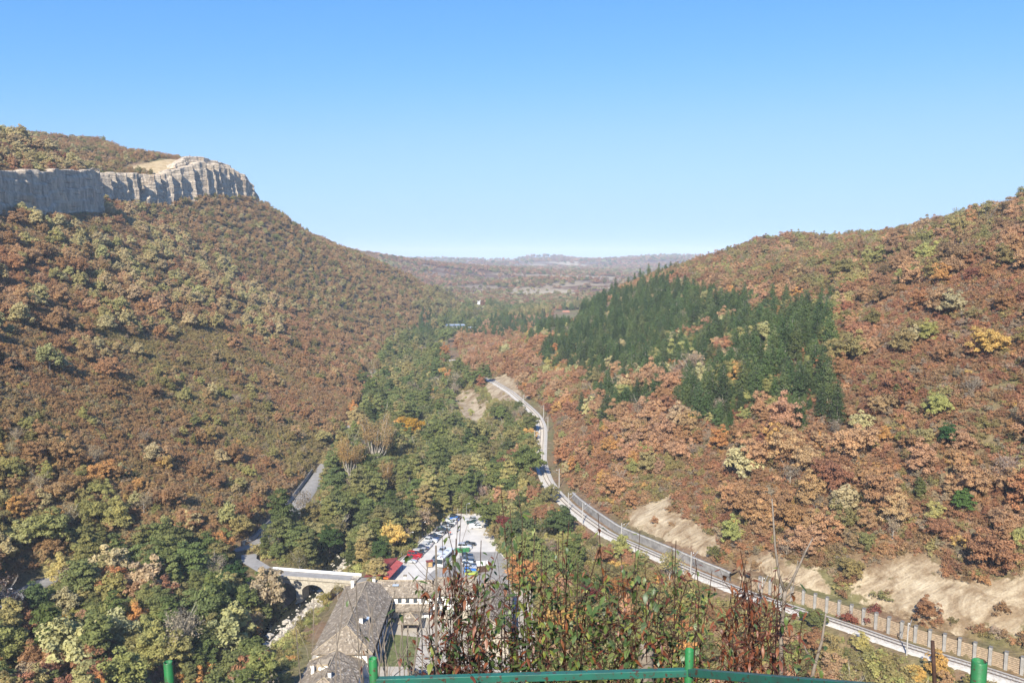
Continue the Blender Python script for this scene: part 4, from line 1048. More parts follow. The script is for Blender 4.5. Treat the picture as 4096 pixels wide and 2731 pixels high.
for yo in (-2.62, 2.62):
    MB().box((0, yo, 6.2+BZ-0.12), (29.4, 0.5, 0.34)).build('cornice', M['stone'], be)
MB().box((0, 2.62, 6.2+BZ+0.42), (29.4, 0.28, 0.74)).build('parapet', M['white'], be)
MB().box((0, -2.62, 6.2+BZ+0.32), (29.4, 0.3, 0.54)).build('parapet', M['stone'], be)
for q in (-3.8, 5.4):
    MB().tube([(q, -2.3, -1.2), (q, -2.3, 2.6), (q, -2.3, 3.2)], [1.0, 0.9, 0.35], 10).build('pier', M['stone'], be)
# river water and boulders
M['water'], nt_, out_ = nmat('water'); g_ = N(nt_)
g_.bsdf((0.02, 0.022, 0.015), 0.08, out_, g_.bump(g_.noise(1.2, 3, .5, g_.pos()), 0.12, 0.2), 0, 0.5)
pr = curve_pts(RIVX, RIVZ, 110, 330, 3.0, -2.2, 0.25)
strip('river', pr, 5.6, M['water'], 'structure')
bm_ = []
for k in range(3):
    bm = bmesh.new(); bmesh.ops.create_icosphere(bm, subdivisions=2, radius=1.0)
    for v_ in bm.verts: v_.co *= 0.75+0.5*random.random(); v_.co.z *= 0.6
    me = bpy.data.meshes.new('boulder'); bm.to_mesh(me); bm.free(); me.materials.append(M['boulder']); bm_.append(me)
mb = MB()
for k in range(2600):
    yy_ = random.uniform(150, 325); xx_ = float(IP(yy_, RIVX))+1.0+random.gauss(0.8, 2.6)
    s_ = 0.16+0.5*random.random()**3; z_ = float(HG(xx_, yy_))
    v = [(xx_+s_*math.cos(a)*random.uniform(.7, 1.3), yy_+s_*math.sin(a)*random.uniform(.7, 1.3), z_-.1) for a in (0, 1.26, 2.5, 3.77, 5.0)]
    t_ = [(p[0]*.45+xx_*.55+random.uniform(-.1, .1)*s_, p[1]*.45+yy_*.55, z_+s_*random.uniform(.55, .9)) for p in v]
    mb.add(v+t_, [(i, (i+1) % 5, 5+(i+1) % 5, 5+i) for i in range(5)]+[(5, 6, 7, 8, 9)])
o = mb.build('river_stones', M['boulder']); tag(o, 'pale stones and cobbles filling the river bed', 'stones', None, 'stuff')
BORD = ['first', 'second', 'third', 'fourth', 'fifth', 'sixth', 'seventh', 'eighth', 'ninth', 'tenth', 'eleventh', 'twelfth', 'thirteenth', 'last']
for k in range(14):
    yy_ = 196+k*3.6+random.uniform(-1.5, 1.5); xx_ = float(IP(yy_, RIVX))+random.uniform(-2, 4)
    o = link('boulder', bm_[k % 3]); o.location = (xx_, yy_, float(HG(xx_, yy_))+.15); o.rotation_euler = (0, 0, k); s_ = random.uniform(.6, 1.2); o.scale = (s_, s_, s_)
    tag(o, f'large pale boulder in the river bed, {BORD[k]} counted upstream from the viewer', 'boulder', 'large boulders in the river bed')
# ------------------------------------------------------------------ monastery
def mk_slate():
    m, nt, out = nmat('stone_slate'); g = N(nt); p = g.obj()
    v = g.n('ShaderNodeTexVoronoi'); v.inputs['Scale'].default_value = 1.9; g.l(p, v.inputs['Vector'])
    big = g.noise(0.25, 4, .6, p)
    c = g.ramp(v.outputs['Color'], [(0.15, (0.12, 0.105, 0.085)), (0.45, (0.23, 0.20, 0.165)), (0.7, (0.32, 0.285, 0.235)), (0.9, (0.60, 0.56, 0.49))])
    c = g.mix(0.45, c, g.ramp(big, [(0.3, (0.13, 0.115, 0.095)), (0.7, (0.29, 0.255, 0.205))]))
    c = g.mix(1.0, c, (1.06, 0.98, 0.88), 'MULTIPLY')
    g.bsdf(c, 0.9, out, g.bump(v.outputs['Distance'], 0.9, 0.25), 0, 0.2); return m
M['slate'] = mk_slate()
M['ridge'] = flat('ridge_stone', (0.36, 0.29, 0.20), 0.9, 0.25, 2.0)
M['lime'] = flat('limewash', (0.80, 0.785, 0.75), 0.85, 0.05, 0.5)
M['pane'] = flat('window_pane', (0.07, 0.085, 0.10), 0.15, 0.3, 1.0, 0, 0.5)
M['wood'] = flat('dark_wood', (0.075, 0.045, 0.03), 0.8, 0.3, 3.0)
M['skyl'] = flat('skylight_glass', (0.45, 0.52, 0.60), 0.12, 0.1, 1.0, 0, 0.6)
M['redtin'] = flat('red_sheet', (0.20, 0.045, 0.04), 0.55, 0.35, 0.35)
M['redcan'] = flat('red_canvas', (0.40, 0.085, 0.075), 0.8, 0.15, 0.8)
M['paving'] = flat('courtyard_paving', (0.40, 0.355, 0.29), 0.9, 0.15, 0.5)
M['lawn'] = flat('lawn', (0.12, 0.13, 0.045), 0.95, 0.3, 0.8)
def hip_roof(name, x0, x1, y0, y1, ze, zr, axis, h0, h1, parent, mat=None, ov=0.7, th=0.28):
    """axis 'x' or 'y' for the ridge; h0/h1 hip run at the two ends (0 = gable)"""
    x0 -= ov; x1 += ov; y0 -= ov; y1 += ov
    e = [(x0, y0), (x1, y0), (x1, y1), (x0, y1)]
    if axis == 'y': r = [((x0+x1)/2, y0+h0), ((x0+x1)/2, y1-h1)]
    else: r = [(x0+h0, (y0+y1)/2), (x1-h1, (y0+y1)/2)]
    vs = [(a, b, ze) for a, b in e]+[(a, b, zr) for a, b in r]
    fs = [(0, 1, 4), (1, 2, 5, 4), (2, 3, 5), (3, 0, 4, 5)] if axis == 'y' else [(0, 1, 5, 4), (1, 2, 5), (2, 3, 4, 5), (3, 0, 4)]
    n = len(vs); vs2 = vs+[(a, b, c-th) for a, b, c in vs]
    fs2 = fs+[tuple(n+i for i in reversed(f)) for f in fs]
    for i in range(4): j = (i+1) % 4; fs2.append((i, n+i, n+j, j))
    ro = MB().add(vs2, fs2).build(name, mat or M['slate'], parent)
    MB().tube([(r[0][0], r[0][1], zr+.02), (r[1][0], r[1][1], zr+.02)], 0.16, 6).build('ridge_cap', M['ridge'], ro)
    for k, (a, b) in enumerate(e):
        rr = r[0] if ((axis == 'y' and k in (0, 1)) or (axis == 'x' and k in (0, 3))) else r[1]
        if (axis == 'y' and (h0 if k in (0, 1) else h1) > 0) or (axis == 'x' and (h0 if k in (0, 3) else h1) > 0):
            MB().tube([(a, b, ze+.02), (rr[0], rr[1], zr+.02)], 0.13, 5).build('hip_cap', M['ridge'], ro)
    return ro
def window(parent, c, w, h, face, fm=None, pm=None):
    """face: outward unit vector in plan"""
    a = math.atan2(face[1], face[0])+math.pi/2
    f = MB().box((c[0]+face[0]*.03, c[1]+face[1]*.03, c[2]), (w+.24, .14, h+.24), a).build('window', fm or M['wood'], parent)
    MB().box((c[0]+face[0]*.11, c[1]+face[1]*.11, c[2]), (w, .05, h), a).build('pane', pm or M['pane'], f)
def chimney(parent, x_, y_, z0, z1, w=0.8):
    c = MB().box((x_, y_, (z0+z1)/2), (w, w, z1-z0)).build('chimney', M['lime'], parent)
    MB().box((x_, y_, z1+.1), (w+.25, w+.25, .16)).build('chimney_cap', M['slate'], c)
o = MB().add([(a, b, 0.44) for a, b in ((-50, 150), (6, 150), (6, 231), (-50, 231))], [(0, 1, 2, 3)]).build('courtyard', M['paving']); tag(o, kind='structure')
o = MB().add([(a, b, 0.452) for a, b in ((-32.5, 186), (-24, 186), (-24, 201), (-32.5, 203))], [(0, 1, 2, 3)]).build('lawn', M['lawn']); tag(o, kind='structure')
# west wing
we = empty('monastery_wing', (-40.2, 199, 0.4)); tag(we, 'long monastery wing with hipped stone slate roof beside the river', 'building')
L_ = (-40.2, 199, 0.4)
MB().box((0, 0, 3.0), (12.4, 36.0, 6.4)).build('wall', M['lime'], we)
rf = hip_roof('roof', -6.6, 6.6, -18.2, 19.4, 6.3, 10.3, 'y', 6.2, 6.0, we)
for (cx_, cy_) in ((-4.2, 15.5), (1.6, 16.5), (2.6, -8.0)): chimney(rf, cx_, cy_, 7.6, 10.2)
MB().box((3.3, -4.6, 8.43), (1.3, 1.5, .10), 0.0).build('skylight', M['skyl'], rf)
MB().box((6.35, 2.0, 2.9), (0.5, 30.0, 0.25)).build('gallery_rail', M['wood'], we)
for k in range(9): MB().box((6.75, -13+k*3.4, 3.0), (0.22, 0.22, 6.2)).build('gallery_post', M['wood'], we)
for k in range(8): window(we, (6.2, -11.4+k*3.4, 4.4), 1.0, 1.3, (1, 0))
# near annexe with lower roof and dormer
an = empty('monastery_annexe', (-41.5, 172, 0.4)); tag(an, 'lower slate roofed annexe with boxy dormer at the near end of the long wing', 'building')
MB().box((0, 0, 1.9), (11.6, 16.0, 4.2)).build('wall', M['lime'], an)
rf = hip_roof('roof', -6.0, 6.0, -8.4, 8.2, 4.1, 7.2, 'y', 5.0, 0.5, an)
dm = MB().box((-1.6, 2.0, 6.6), (2.6, 2.4, 2.0)).build('dormer', M['ridge'], rf)
for q, r_ in ((-1.95, .5), (-0.7, .68)):
    dish = MB()
    for ring, (rr, dz) in enumerate(((0, 0), (r_*.6, .07), (r_, .2))):
        pass
    n_ = 12; vs = [(q, 0.72, 6.7)]+[(q+r_*math.cos(t_), 0.55, 6.7+r_*math.sin(t_)) for t_ in np.linspace(0, 6.283, n_, endpoint=False)]
    dish.add(vs, [(0, 1+i, 1+(i+1) % n_) for i in range(n_)]).build('satellite_dish', M['white'], dm)
chimney(rf, -3.9, 1.2, 4.6, 7.4, .9); chimney(rf, 1.0, -3.0, 5.2, 7.9, .7)
# north wing
nw = empty('monastery_wing', (-28.0, 216.6, 0.4)); tag(nw, 'white walled monastery wing with five small windows facing the courtyard', 'building')
MB().box((-1.0, 0, 3.2), (13.6, 8.4, 6.6)).build('wall', M['lime'], nw)
rf = hip_roof('roof', -9.5, 5.6, -4.3, 4.6, 6.4, 9.0, 'x', 0.0, 0.9, nw)
chimney(rf, -2.2, 1.3, 7.4, 9.9, .75); MB().box((-4.5, -1.4, 8.38), (1.7, 1.5, .1)).build('skylight', M['skyl'], rf)
for k in range(5): window(nw, (-5.2+k*2.15, -4.2, 5.1), .8, 1.2, (0, -1))
le = MB().add([(-7.6, -4.2, 4.1), (5.6, -4.2, 4.1), (5.6, -6.8, 3.1), (-7.6, -6.8, 3.1), (-7.6, -4.2, 3.9), (5.6, -4.2, 3.9), (5.6, -6.8, 2.9), (-7.6, -6.8, 2.9)], [(3,2,1,0),(4,5,6,7),(0,1,5,4),(1,2,6,5),(2,3,7,6),(3,0,4,7)]).build('lean_to_roof', M['slate'], nw)
for k in range(6): MB().box((-7.2+k*2.5, -6.5, 1.5), (.2, .2, 3.0)).build('porch_post', M['wood'], nw)
# gate house
gh = empty('gate_house', (-17.2, 216.5, 0.4)); tag(gh, 'white walled gate building on a stone base with slate roof, right of the archway', 'building')
MB().box((1.0, 0, 1.2), (11.2, 9.0, 2.8)).build('stone_base', M['stone'], gh)
MB().box((1.0, 0, 4.9), (11.24, 9.04, 4.6)).build('wall', M['lime'], gh)
rf = hip_roof('roof', -4.6, 6.6, -4.5, 4.8, 7.1, 9.8, 'x', 1.2, 0.0, gh)
chimney(rf, 2.5, 2.0, 8.2, 10.2, .7)
MB().add([(3.6, -1.6, 8.6), (5.0, -1.6, 8.6), (4.3, -1.6, 9.5), (3.6, 0.6, 9.4), (5.0, 0.6, 9.4), (4.3, 0.6, 9.9)], [(0,1,2),(0,3,4,1),(1,4,5,2),(2,5,3,0),(5,4,3)]).build('dormer', M['slate'], rf)
for cx_ in (-2.6, 0.2, 3.4, 5.4): window(gh, (cx_, -4.5, 5.1), .9, 1.5, (0, -1))
for cx_ in (-2.6, 1.2): window(gh, (cx_, -4.5, 1.6), .8, 1.1, (0, -1))
# low archway roof between the two
ga = empty('archway', (-23.0, 218, 0.4)); tag(ga, 'small slate roofed archway between the white wing and the gate building', 'gate')
for q in (-1.2, 1.2): MB().box((q, 0, 1.6), (.4, 2.6, 3.4)).build('post', M['wood'], ga)
hip_roof('roof', -1.3, 1.3, -1.6, 1.6, 3.4, 4.3, 'x', 0, 0, ga, None, .35)
# east wing
ew = empty('monastery_wing', (-5.6, 205, 0.4)); tag(ew, 'right hand monastery wing with grey slate roof running toward the viewer', 'building')
MB().box((0, 0, 2.4), (9.4, 27.0, 5.4)).build('wall', M['stone'], ew)
rf = hip_roof('roof', -5.0, 5.0, -13.6, 13.8, 5.2, 8.2, 'y', 3.5, 0.4, ew)
for k in range(6): window(ew, (-4.7, -10+k*3.6, 3.6), .9, 1.3, (-1, 0))
# gazebo
gz = empty('gazebo', (-27.4, 206.2, 0.45)); tag(gz, 'square wooden gazebo with pyramid slate roof on the courtyard lawn', 'gazebo')
for a_, b_ in ((-2.1, -2.1), (2.1, -2.1), (2.1, 2.1), (-2.1, 2.1)): MB().box((a_, b_, 1.3), (.18, .18, 2.6)).build('post', M['wood'], gz)
hip_roof('roof', -2.3, 2.3, -2.3, 2.3, 2.6, 4.4, 'y', 2.95, 2.95, gz, None, .6)
MB().box((0, 1.7, .5), (3.4, .5, .1)).build('bench_seat', M['wood'], gz)
# red roofed stalls
st = empty('market_stall', (-38.6, 241.0, 0.5), math.radians(-12)); tag(st, 'long market stall with patched dark red roof and lower awning by the car park', 'stall')
MB().box((-1.2, 0, 1.3), (3.6, 11.5, 2.6)).build('wall', M['wood'], st)
MB().add([(-5.2, -7.4, 2.4), (0.5, -7.4, 3.5), (0.5, 7.4, 3.5), (-5.2, 7.4, 2.4), (-5.2, -7.4, 2.3), (0.5, -7.4, 3.4), (0.5, 7.4, 3.4), (-5.2, 7.4, 2.3)], [(3,2,1,0),(4,5,6,7),(0,1,5,4),(1,2,6,5),(2,3,7,6),(3,0,4,7)]).build('roof', M['redtin'], st)
MB().add([(0.3, -6.2, 3.2), (2.7, -6.2, 2.3), (2.7, 6.2, 2.3), (0.3, 6.2, 3.2), (0.3, -6.2, 3.15), (2.7, -6.2, 2.25), (2.7, 6.2, 2.25), (0.3, 6.2, 3.15)], [(0,1,2,3),(7,6,5,4),(0,4,5,1),(1,5,6,2),(2,6,7,3),(3,7,4,0)]).build('awning', M['redcan'], st)
M['orange'] = flat('orange_board', (0.75, 0.16, 0.03), .6, .1)
MB().box((1.6, -6.35, 2.2), (1.5, .08, .5)).build('sign_board', M['orange'], st)
for k in range(5): MB().box((2.5, -5.8+k*2.9, 1.15), (.1, .1, 2.3)).build('post', M['wood'], st)
tb = empty('goods_rack', (*at_z(429.5, 566.5, .5)[:2], .5), 0.3); tag(tb, 'brown roofed display rack of jars in the middle of the car park', 'rack')
for a_, b_ in ((-.9, -.5), (.9, -.5), (.9, .5), (-.9, .5)): MB().box((a_, b_, 1.0), (.1, .1, 2.0)).build('post', M['wood'], tb)
for q in (.4, .9, 1.4): MB().box((0, 0, q), (1.9, 1.0, .07)).build('shelf', M['plank'], tb)
M['honey'] = flat('honey_jars', (0.62, 0.40, 0.16), .4, .4, 6)
for q in (.4, .9, 1.4): MB().box((0, -.1, q+.17), (1.7, .6, .26)).build('jars', M['honey'], tb)
MB().box((0, 0, 2.1), (2.3, 1.5, .14)).build('roof', M['redtin'], tb)
kx = at_z(483, 571, .5); kk = empty('kiosk', (kx[0], kx[1], .5), .2); tag(kk, 'small kiosk under a slanted white panel roof right of the parked cars', 'kiosk')
MB().box((0, .6, 1.1), (3.6, 2.0, 2.2)).build('wall', M['wood'], kk)
MB().add([(-1.9, -.6, 2.3), (1.9, -.6, 2.3), (1.9, 1.8, 2.9), (-1.9, 1.8, 2.9), (-1.9, -.6, 2.2), (1.9, -.6, 2.2), (1.9, 1.8, 2.8), (-1.9, 1.8, 2.8)], [(0,1,2,3),(7,6,5,4),(0,4,5,1),(1,5,6,2),(2,6,7,3),(3,7,4,0)]).build('roof', M['white'], kk)
# bins
M['bingreen'] = flat('bin_green', (0.04, 0.17, 0.06), .5, .15)
for k, (pu, pv) in enumerate(((457, 551.5), (460.6, 552), (464.2, 551.6), (467.6, 551.4))):
    p_ = at_z(pu, pv, .5); e = empty('waste_bin', (p_[0], p_[1], .5), -.15); tag(e, ['leftmost', 'second from left', 'third from left', 'rightmost'][k]+' of four green wheeled waste containers in the car park', 'waste bin')
    MB().add([(-.5,-.4,.15),(.5,-.4,.15),(.5,.4,.15),(-.5,.4,.15),(-.65,-.52,1.15),(.65,-.52,1.15),(.65,.52,1.15),(-.65,.52,1.15)], [(3,2,1,0),(4,5,6,7),(0,1,5,4),(1,2,6,5),(2,3,7,6),(3,0,4,7)]).build('body', M['bingreen'], e)
    MB().add([(-.68,-.55,1.16),(.68,-.55,1.16),(.68,.55,1.16),(-.68,.55,1.16),(-.6,-.1,1.4),(.6,-.1,1.4),(.6,.4,1.4),(-.6,.4,1.4)], [(3,2,1,0),(4,5,6,7),(0,1,5,4),(1,2,6,5),(2,3,7,6),(3,0,4,7)]).build('lid', M['bingreen'], e)
    for a_, b_ in ((-.4, -.3), (.4, -.3), (.4, .3), (-.4, .3)): MB().tube([(a_-.05, b_, .1), (a_+.05, b_, .1)], .1, 8).build('wheel', M['steel'], e)
# lamps and fence
for k, (pu, vb_, lab) in enumerate(((422, 534.5, 'grey street lamp on the left edge of the car park, farther of two'), (410, 545, 'grey street lamp on the left edge of the car park, nearer of two'), (466.5, 515, 'street lamp at the far end of the car park'), (8.3, 607, 'rusty street lamp beside the lower road at the left edge'))):
    if k < 3: p_ = at_z(pu, vb_, .4)
    else: p_ = ground_hit(pu, vb_)
    e = empty('street_lamp', p_, 0); tag(e, lab, 'street lamp')
    MB().tube([(0, 0, -.3), (0, 0, 3.4), (.1, 0, 4.6)], [.09, .07, .05], 8).build('pole', M['galv'] if k < 3 else M['redtin'], e)
    MB().tube([(.1, 0, 4.6), (.6, 0, 4.9), (1.0, 0, 4.9)], .045, 6).build('arm', M['galv'], e)
    MB().box((1.1, 0, 4.86), (.55, .22, .13)).build('lamp_head', M['white'], e)
fe = empty('wire_fence', (-24, 302.6, .4)); tag(fe, 'low wire fence with concrete posts across the far end of the car park', 'fence')
for k in range(7): MB().tube([(k*2.4-2, 0, -.2), (k*2.4-2, 0, 2.2)], .07, 6).build('post', M['pole'], fe)
for q in (.5, 1.2, 1.9): MB().tube([(-2, 0, q), (12.4, 0, q)], .012, 4).build('wire', M['galv'], fe)
fe = empty('wire_fence', (-36.8, 257.5, .4)); tag(fe, 'long wire fence with thin posts along the left edge of the car park', 'fence')
for k in range(15):
    q = (k*.83, k*3.1)
    MB().tube([(q[0], q[1], -.2), (q[0], q[1], 1.7)], .05, 5).build('post', M['galv'], fe)
for q in (.5, 1.1, 1.6): MB().tube([(0, 0, q), (14*.83, 14*3.1, q)], .012, 4).build('wire', M['galv'], fe)
# ------------------------------------------------------------------ vehicles
M['glass'] = flat('car_glass', (0.035, 0.045, 0.05), 0.08, .2, 1, 0, .6)
M['tyre'] = flat('tyre', (0.02, 0.02, 0.02), .85, .2)
M['rim'] = flat('rim', (0.45, 0.45, 0.46), .35, .1, 1, .7)
M['tail'] = flat('tail_lamp', (0.35, 0.01, 0.01), .25, .1)
M['head'] = flat('head_lamp', (0.75, 0.77, 0.78), .15, .1)
M['plate'] = flat('number_plate', (0.75, 0.75, 0.72), .5, .05)
PAINT = {}
def paint(n, c):
    if n not in PAINT:
        m, nt, out = nmat('paint_'+n); g = N(nt); b = g.bsdf(c, .28, out, None, .15, .5); b.inputs['Coat Weight'].default_value = .7; b.inputs['Coat Roughness'].default_value = .05; PAINT[n] = m
    return PAINT[n]
PC = {'black': (.012,.013,.015), 'silver': (.50,.51,.52), 'white': (.78,.78,.77), 'dark blue': (.015,.03,.09), 'red': (.45,.015,.02), 'grey': (.17,.175,.18), 'bright blue': (.04,.20,.60), 'dark green': (.015,.06,.05), 'lime': (.42,.50,.08), 'crimson': (.42,.03,.06)}
# side profiles (x along the car, z): body sill-to-belt outline and cabin outline
STY = {'hatchback': dict(L=4.05, W=1.74, hood=.94, rear=1.02, belt=.95, top=1.49, cab=(-.28, .62, 1.52, 2.0), wb=2.5),
       'saloon': dict(L=4.55, W=1.78, hood=.93, rear=1.04, belt=.94, top=1.44, cab=(-.30, .55, 1.05, 1.62), wb=2.7),
       'estate': dict(L=4.55, W=1.78, hood=.95, rear=1.05, belt=.96, top=1.5, cab=(-.30, .6, 1.95, 2.24), wb=2.7),
       'four-wheel drive': dict(L=4.5, W=1.86, hood=1.10, rear=1.15, belt=1.10, top=1.74, cab=(-.30, .45, 1.95, 2.22), wb=2.65),
       'van': dict(L=4.9, W=1.9, hood=1.15, rear=1.25, belt=1.2, top=1.95, cab=(-.75, .15, 2.25, 2.42), wb=2.9)}
CARM = {}
def car_meshes(st):
    if st in CARM: return CARM[st]
    s = STY[st]; L, W = s['L'], s['W']; hl = L/2; cx0, cx1, cx2, cx3 = s['cab']; sh = -hl+1.15 if st != 'van' else -hl+.85
    # x: front negative. body profile rings across y
    out = [(-hl+.06, .30), (-hl, .52), (-hl+.07, .74), (-hl+.25, s['hood']-.12), (cx0-.55, s['hood']), (cx0-.02, s['belt']), (cx3-.05, s['rear']-.02), (hl-.10, s['rear']-.06), (hl, .72), (hl-.05, .42), (hl-.15, .28)]
    low = .24
    mb = MB(); ny = 7; ys_ = [-1, -.97, -.8, 0, .8, .97, 1]; rows = []
    vs = []
    for (yf, inset, dz) in ((-1, .06, -.10), (-.96, .02, -.03), (-.80, 0, 0), (.80, 0, 0), (.96, .02, -.03), (1, .06, -.10)):
        for (px_, pz_) in out:
            xx_ = px_*(1-inset*.6); zz_ = pz_+(dz if pz_ > .6 else 0)
            vs.append((xx_, yf*W/2*(1.0 if abs(px_) < hl-.3 else .95), zz_))
    k = len(out); fs = []
    for r_ in range(5):
        for i in range(k-1): fs.append((r_*k+i, r_*k+i+1, (r_+1)*k+i+1, (r_+1)*k+i))
        fs.append((r_*k+k-1, r_*k, (r_+1)*k, (r_+1)*k+k-1))
    fs.append(tuple(range(k-1, -1, -1))); fs.append(tuple(5*k+i for i in range(k)))
    body = MB().add(vs, fs)
    # cabin: glasshouse prism and roof skin with pillars
    b, t = s['belt']-.04, s['top']; wi, wt = W/2-.05, W/2-.24
    cab = [(cx0, b), (cx1, t-.03), ((cx1+cx2)/2, t), (cx2, t-.04), (cx3, b+.04)]
    gv = [(p, -(wi if z_ < t-.3 else wt), z_) for p, z_ in cab]+[(p, (wi if z_ < t-.3 else wt), z_) for p, z_ in cab]
    gf = [(0, 1, 2, 3, 4), (9, 8, 7, 6, 5), (0, 5, 6, 1), (1, 6, 7, 2), (2, 7, 8, 3), (3, 8, 9, 4), (4, 9, 5, 0)]
    glass = MB().add(gv, gf)
    rb = MB()
    rb.add([(cx1-.06, -wt-.02, t-.045), ((cx1+cx2)/2, -wt-.02, t+.0), (cx2+.05, -wt-.02, t-.05), (cx1-.06, wt+.02, t-.045), ((cx1+cx2)/2, wt+.02, t+.0), (cx2+.05, wt+.02, t-.05),
            (cx1-.06, -wt+.1, t+.01), ((cx1+cx2)/2, -wt+.1, t+.045), (cx2+.05, -wt+.1, t), (cx1-.06, wt-.1, t+.01), ((cx1+cx2)/2, wt-.1, t+.045), (cx2+.05, wt-.1, t)],
           [(0, 1, 7, 6), (1, 2, 8, 7), (6, 7, 10, 9), (7, 8, 11, 10), (9, 10, 4, 3), (10, 11, 5, 4), (0, 6, 9, 3), (2, 5, 11, 8)])
    for sy_ in (-1, 1):
        for (xa, xb) in ((cx0, cx1), (cx3, cx2), ((cx0*.35+cx2*.65)-.3, (cx0*.35+cx2*.65)-.3)):
            rb.tube([(xa, sy_*(wi+.005), b), (xb, sy_*(wt+.005), t-.03)], .045, 4, False)
    res = dict(body=body.mesh('body', False), window=glass.mesh('window'), roof=rb.mesh('roof'))
    wh = MB().tube([(0, -.1, 0), (0, .1, 0)], .315 if st not in ('van', 'four-wheel drive') else .36, 14).mesh('wheel'); wh.materials.append(M['tyre'])
    ri = MB().tube([(0, -.108, 0), (0, .108, 0)], .2, 10).mesh('rim'); ri.materials.append(M['rim'])
    hd = MB().box((0, 0, 0), (.10, .36, .16)).mesh('headlight'); hd.materials.append(M['head'])
    tl = MB().box((0, 0, 0), (.08, .28, .26)).mesh('tail_light'); tl.materials.append(M['tail'])
    pl = MB().box((0, 0, 0), (.03, .5, .12)).mesh('number_plate'); pl.materials.append(M['plate'])
    mi = MB().box((0, 0, 0), (.14, .2, .13)).mesh('mirror')
    res.update(wheel=wh, rim=ri, headlight=hd, tail=tl, plate=pl, mirror=mi)
    CARM[st] = res; return res
def obj_mat(o, m):
    if len(o.data.materials) == 0: o.data.materials.append(None)
    o.material_slots[0].link = 'OBJECT'; o.material_slots[0].material = m
def car(st, colr, x_, y_, z_, head, label, group=None):
    """head: angle of the car's nose in plan"""
    m = car_meshes(st); s = STY[st]
    e = empty('parked_car', (x_, y_, z_), head+math.pi); tag(e, label, 'car', group)
    pm = paint(colr, PC[colr])
    bo = link('body', m['body'], e); obj_mat(bo, pm); ro = link('roof', m['roof'], e); obj_mat(ro, pm)
    gl = link('window', m['window'], e); obj_mat(gl, M['glass'])
    hl = s['L']/2
    for sx_ in (-1, 1):
        for sy_ in (-1, 1):
            w_ = link('wheel', m['wheel'], e); w_.location = (sx_*s['wb']/2+.05, sy_*(s['W']/2-.09), .315 if st not in ('van', 'four-wheel drive') else .36); link('rim', m['rim'], w_)
    for sy_ in (-1, 1):
        q = link('headlight', m['headlight'], e); q.location = (-hl+.13, sy_*.58, .70)
        q = link('tail_light', m['tail'], e); q.location = (hl-.06, sy_*.66, .82)
        q = link('mirror', m['mirror'], e); q.location = (s['cab'][0]+.25, sy_*(s['W']/2+.08), s['belt']+.05); obj_mat(q, pm)
    q = link('number_plate', m['plate'], e); q.location = (hl-.005, 0, .62)
    return e
CZ = 0.51
row = [('silver','estate'),('crimson','saloon'),('red','van'),('black','hatchback'),('silver','estate'),('dark blue','hatchback'),('silver','saloon'),('silver','hatchback'),('white','four-wheel drive'),('dark blue','estate'),('black','saloon'),('white','hatchback'),('black','four-wheel drive'),('dark green','saloon'),('silver','hatchback'),('black','estate'),('silver','saloon'),('white','estate'),('bright blue','hatchback'),('black','estate')]
NUM = ['nearest', 'second', 'third', 'fourth', 'fifth', 'sixth', 'seventh', 'eighth', 'ninth', 'tenth', 'eleventh', 'twelfth', 'thirteenth', 'fourteenth', 'fifteenth', 'sixteenth', 'seventeenth', 'eighteenth', 'nineteenth', 'farthest']
d_ = Vector((12.2, 44.0)).normalized(); pn_ = Vector((d_.y, -d_.x))
for k, (c_, st_) in enumerate(row):
    p_ = Vector((-36.4, 253.6))+d_*(k*2.42)+pn_*(2.9+random.uniform(-.25, .25))
    nose = math.atan2(-pn_.y, -pn_.x) if random.random() < .7 else math.atan2(pn_.y, pn_.x)
    car(st_, c_, p_.x, p_.y, CZ, nose+random.uniform(-.05, .05), f'{c_} {st_} parked {NUM[k]} from the stall in the long left row', 'cars parked along the left side')
for (pu, pv, c_, st_, hd_, lab) in (
    (470.5, 520.5, 'silver', 'four-wheel drive', 3.3, 'silver car at the far right corner of the car park'), (471.8, 523, 'dark green', 'hatchback', 3.3, 'dark green car second in the far right corner'),
    (474.5, 525.2, 'white', 'hatchback', 3.3, 'white car third in the far right corner, partly behind branches'), (475.5, 527.4, 'white', 'estate', 3.3, 'white car nearest in the far right corner under the trees'),
    (465, 547.8, 'silver', 'van', .0, 'silver people carrier parked just behind the green waste containers'), (469.5, 544.5, 'black', 'saloon', .0, 'black car half hidden behind the silver people carrier'),
    (467.5, 556.2, 'black', 'hatchback', .1, 'black car farthest in the short right hand row'), (467, 558.8, 'grey', 'saloon', .1, 'grey car second farthest in the short right hand row'),
    (468, 561.2, 'black', 'saloon', .1, 'black car third in the short right hand row'), (467.3, 563.6, 'white', 'hatchback', .1, 'white hatchback in the middle of the short right hand row'),
    (469.5, 566, 'black', 'estate', .1, 'black estate next to the white hatchback in the right hand row'), (471, 568.2, 'silver', 'estate', .1, 'silver estate near the front of the right hand row'),
    (470, 571.2, 'bright blue', 'hatchback', .1, 'bright blue hatchback second from the gate roof'), (471.5, 574, 'lime', 'hatchback', .1, 'lime yellow hatchback nearest to the gate roof'),
    (441.5, 552.5, 'silver', 'four-wheel drive', -1.85, 'silver car standing in the open middle of the car park behind the coach'), (434.6, 560.5, 'grey', 'hatchback', -1.9, 'dark grey car left of the white coach'),):
    p_ = at_z(pu, pv, CZ); car(st_, c_, p_[0], p_[1], CZ, hd_, lab)
for (pu, pv, c_, st_, hd_, lab) in ((361, 418.5, 'white', 'van', -1.5, 'white van on the shaded valley road far away'), (258, 562, 'dark blue', 'hatchback', -1.2, 'dark blue car on the road at the left end of the bridge'),):
    yq = ground_hit(pu, pv)[1]; car(st_, c_, float(IP(yq, ROADX))+1.0, yq, float(IP(yq, ROADZ))+.08, hd_, lab)
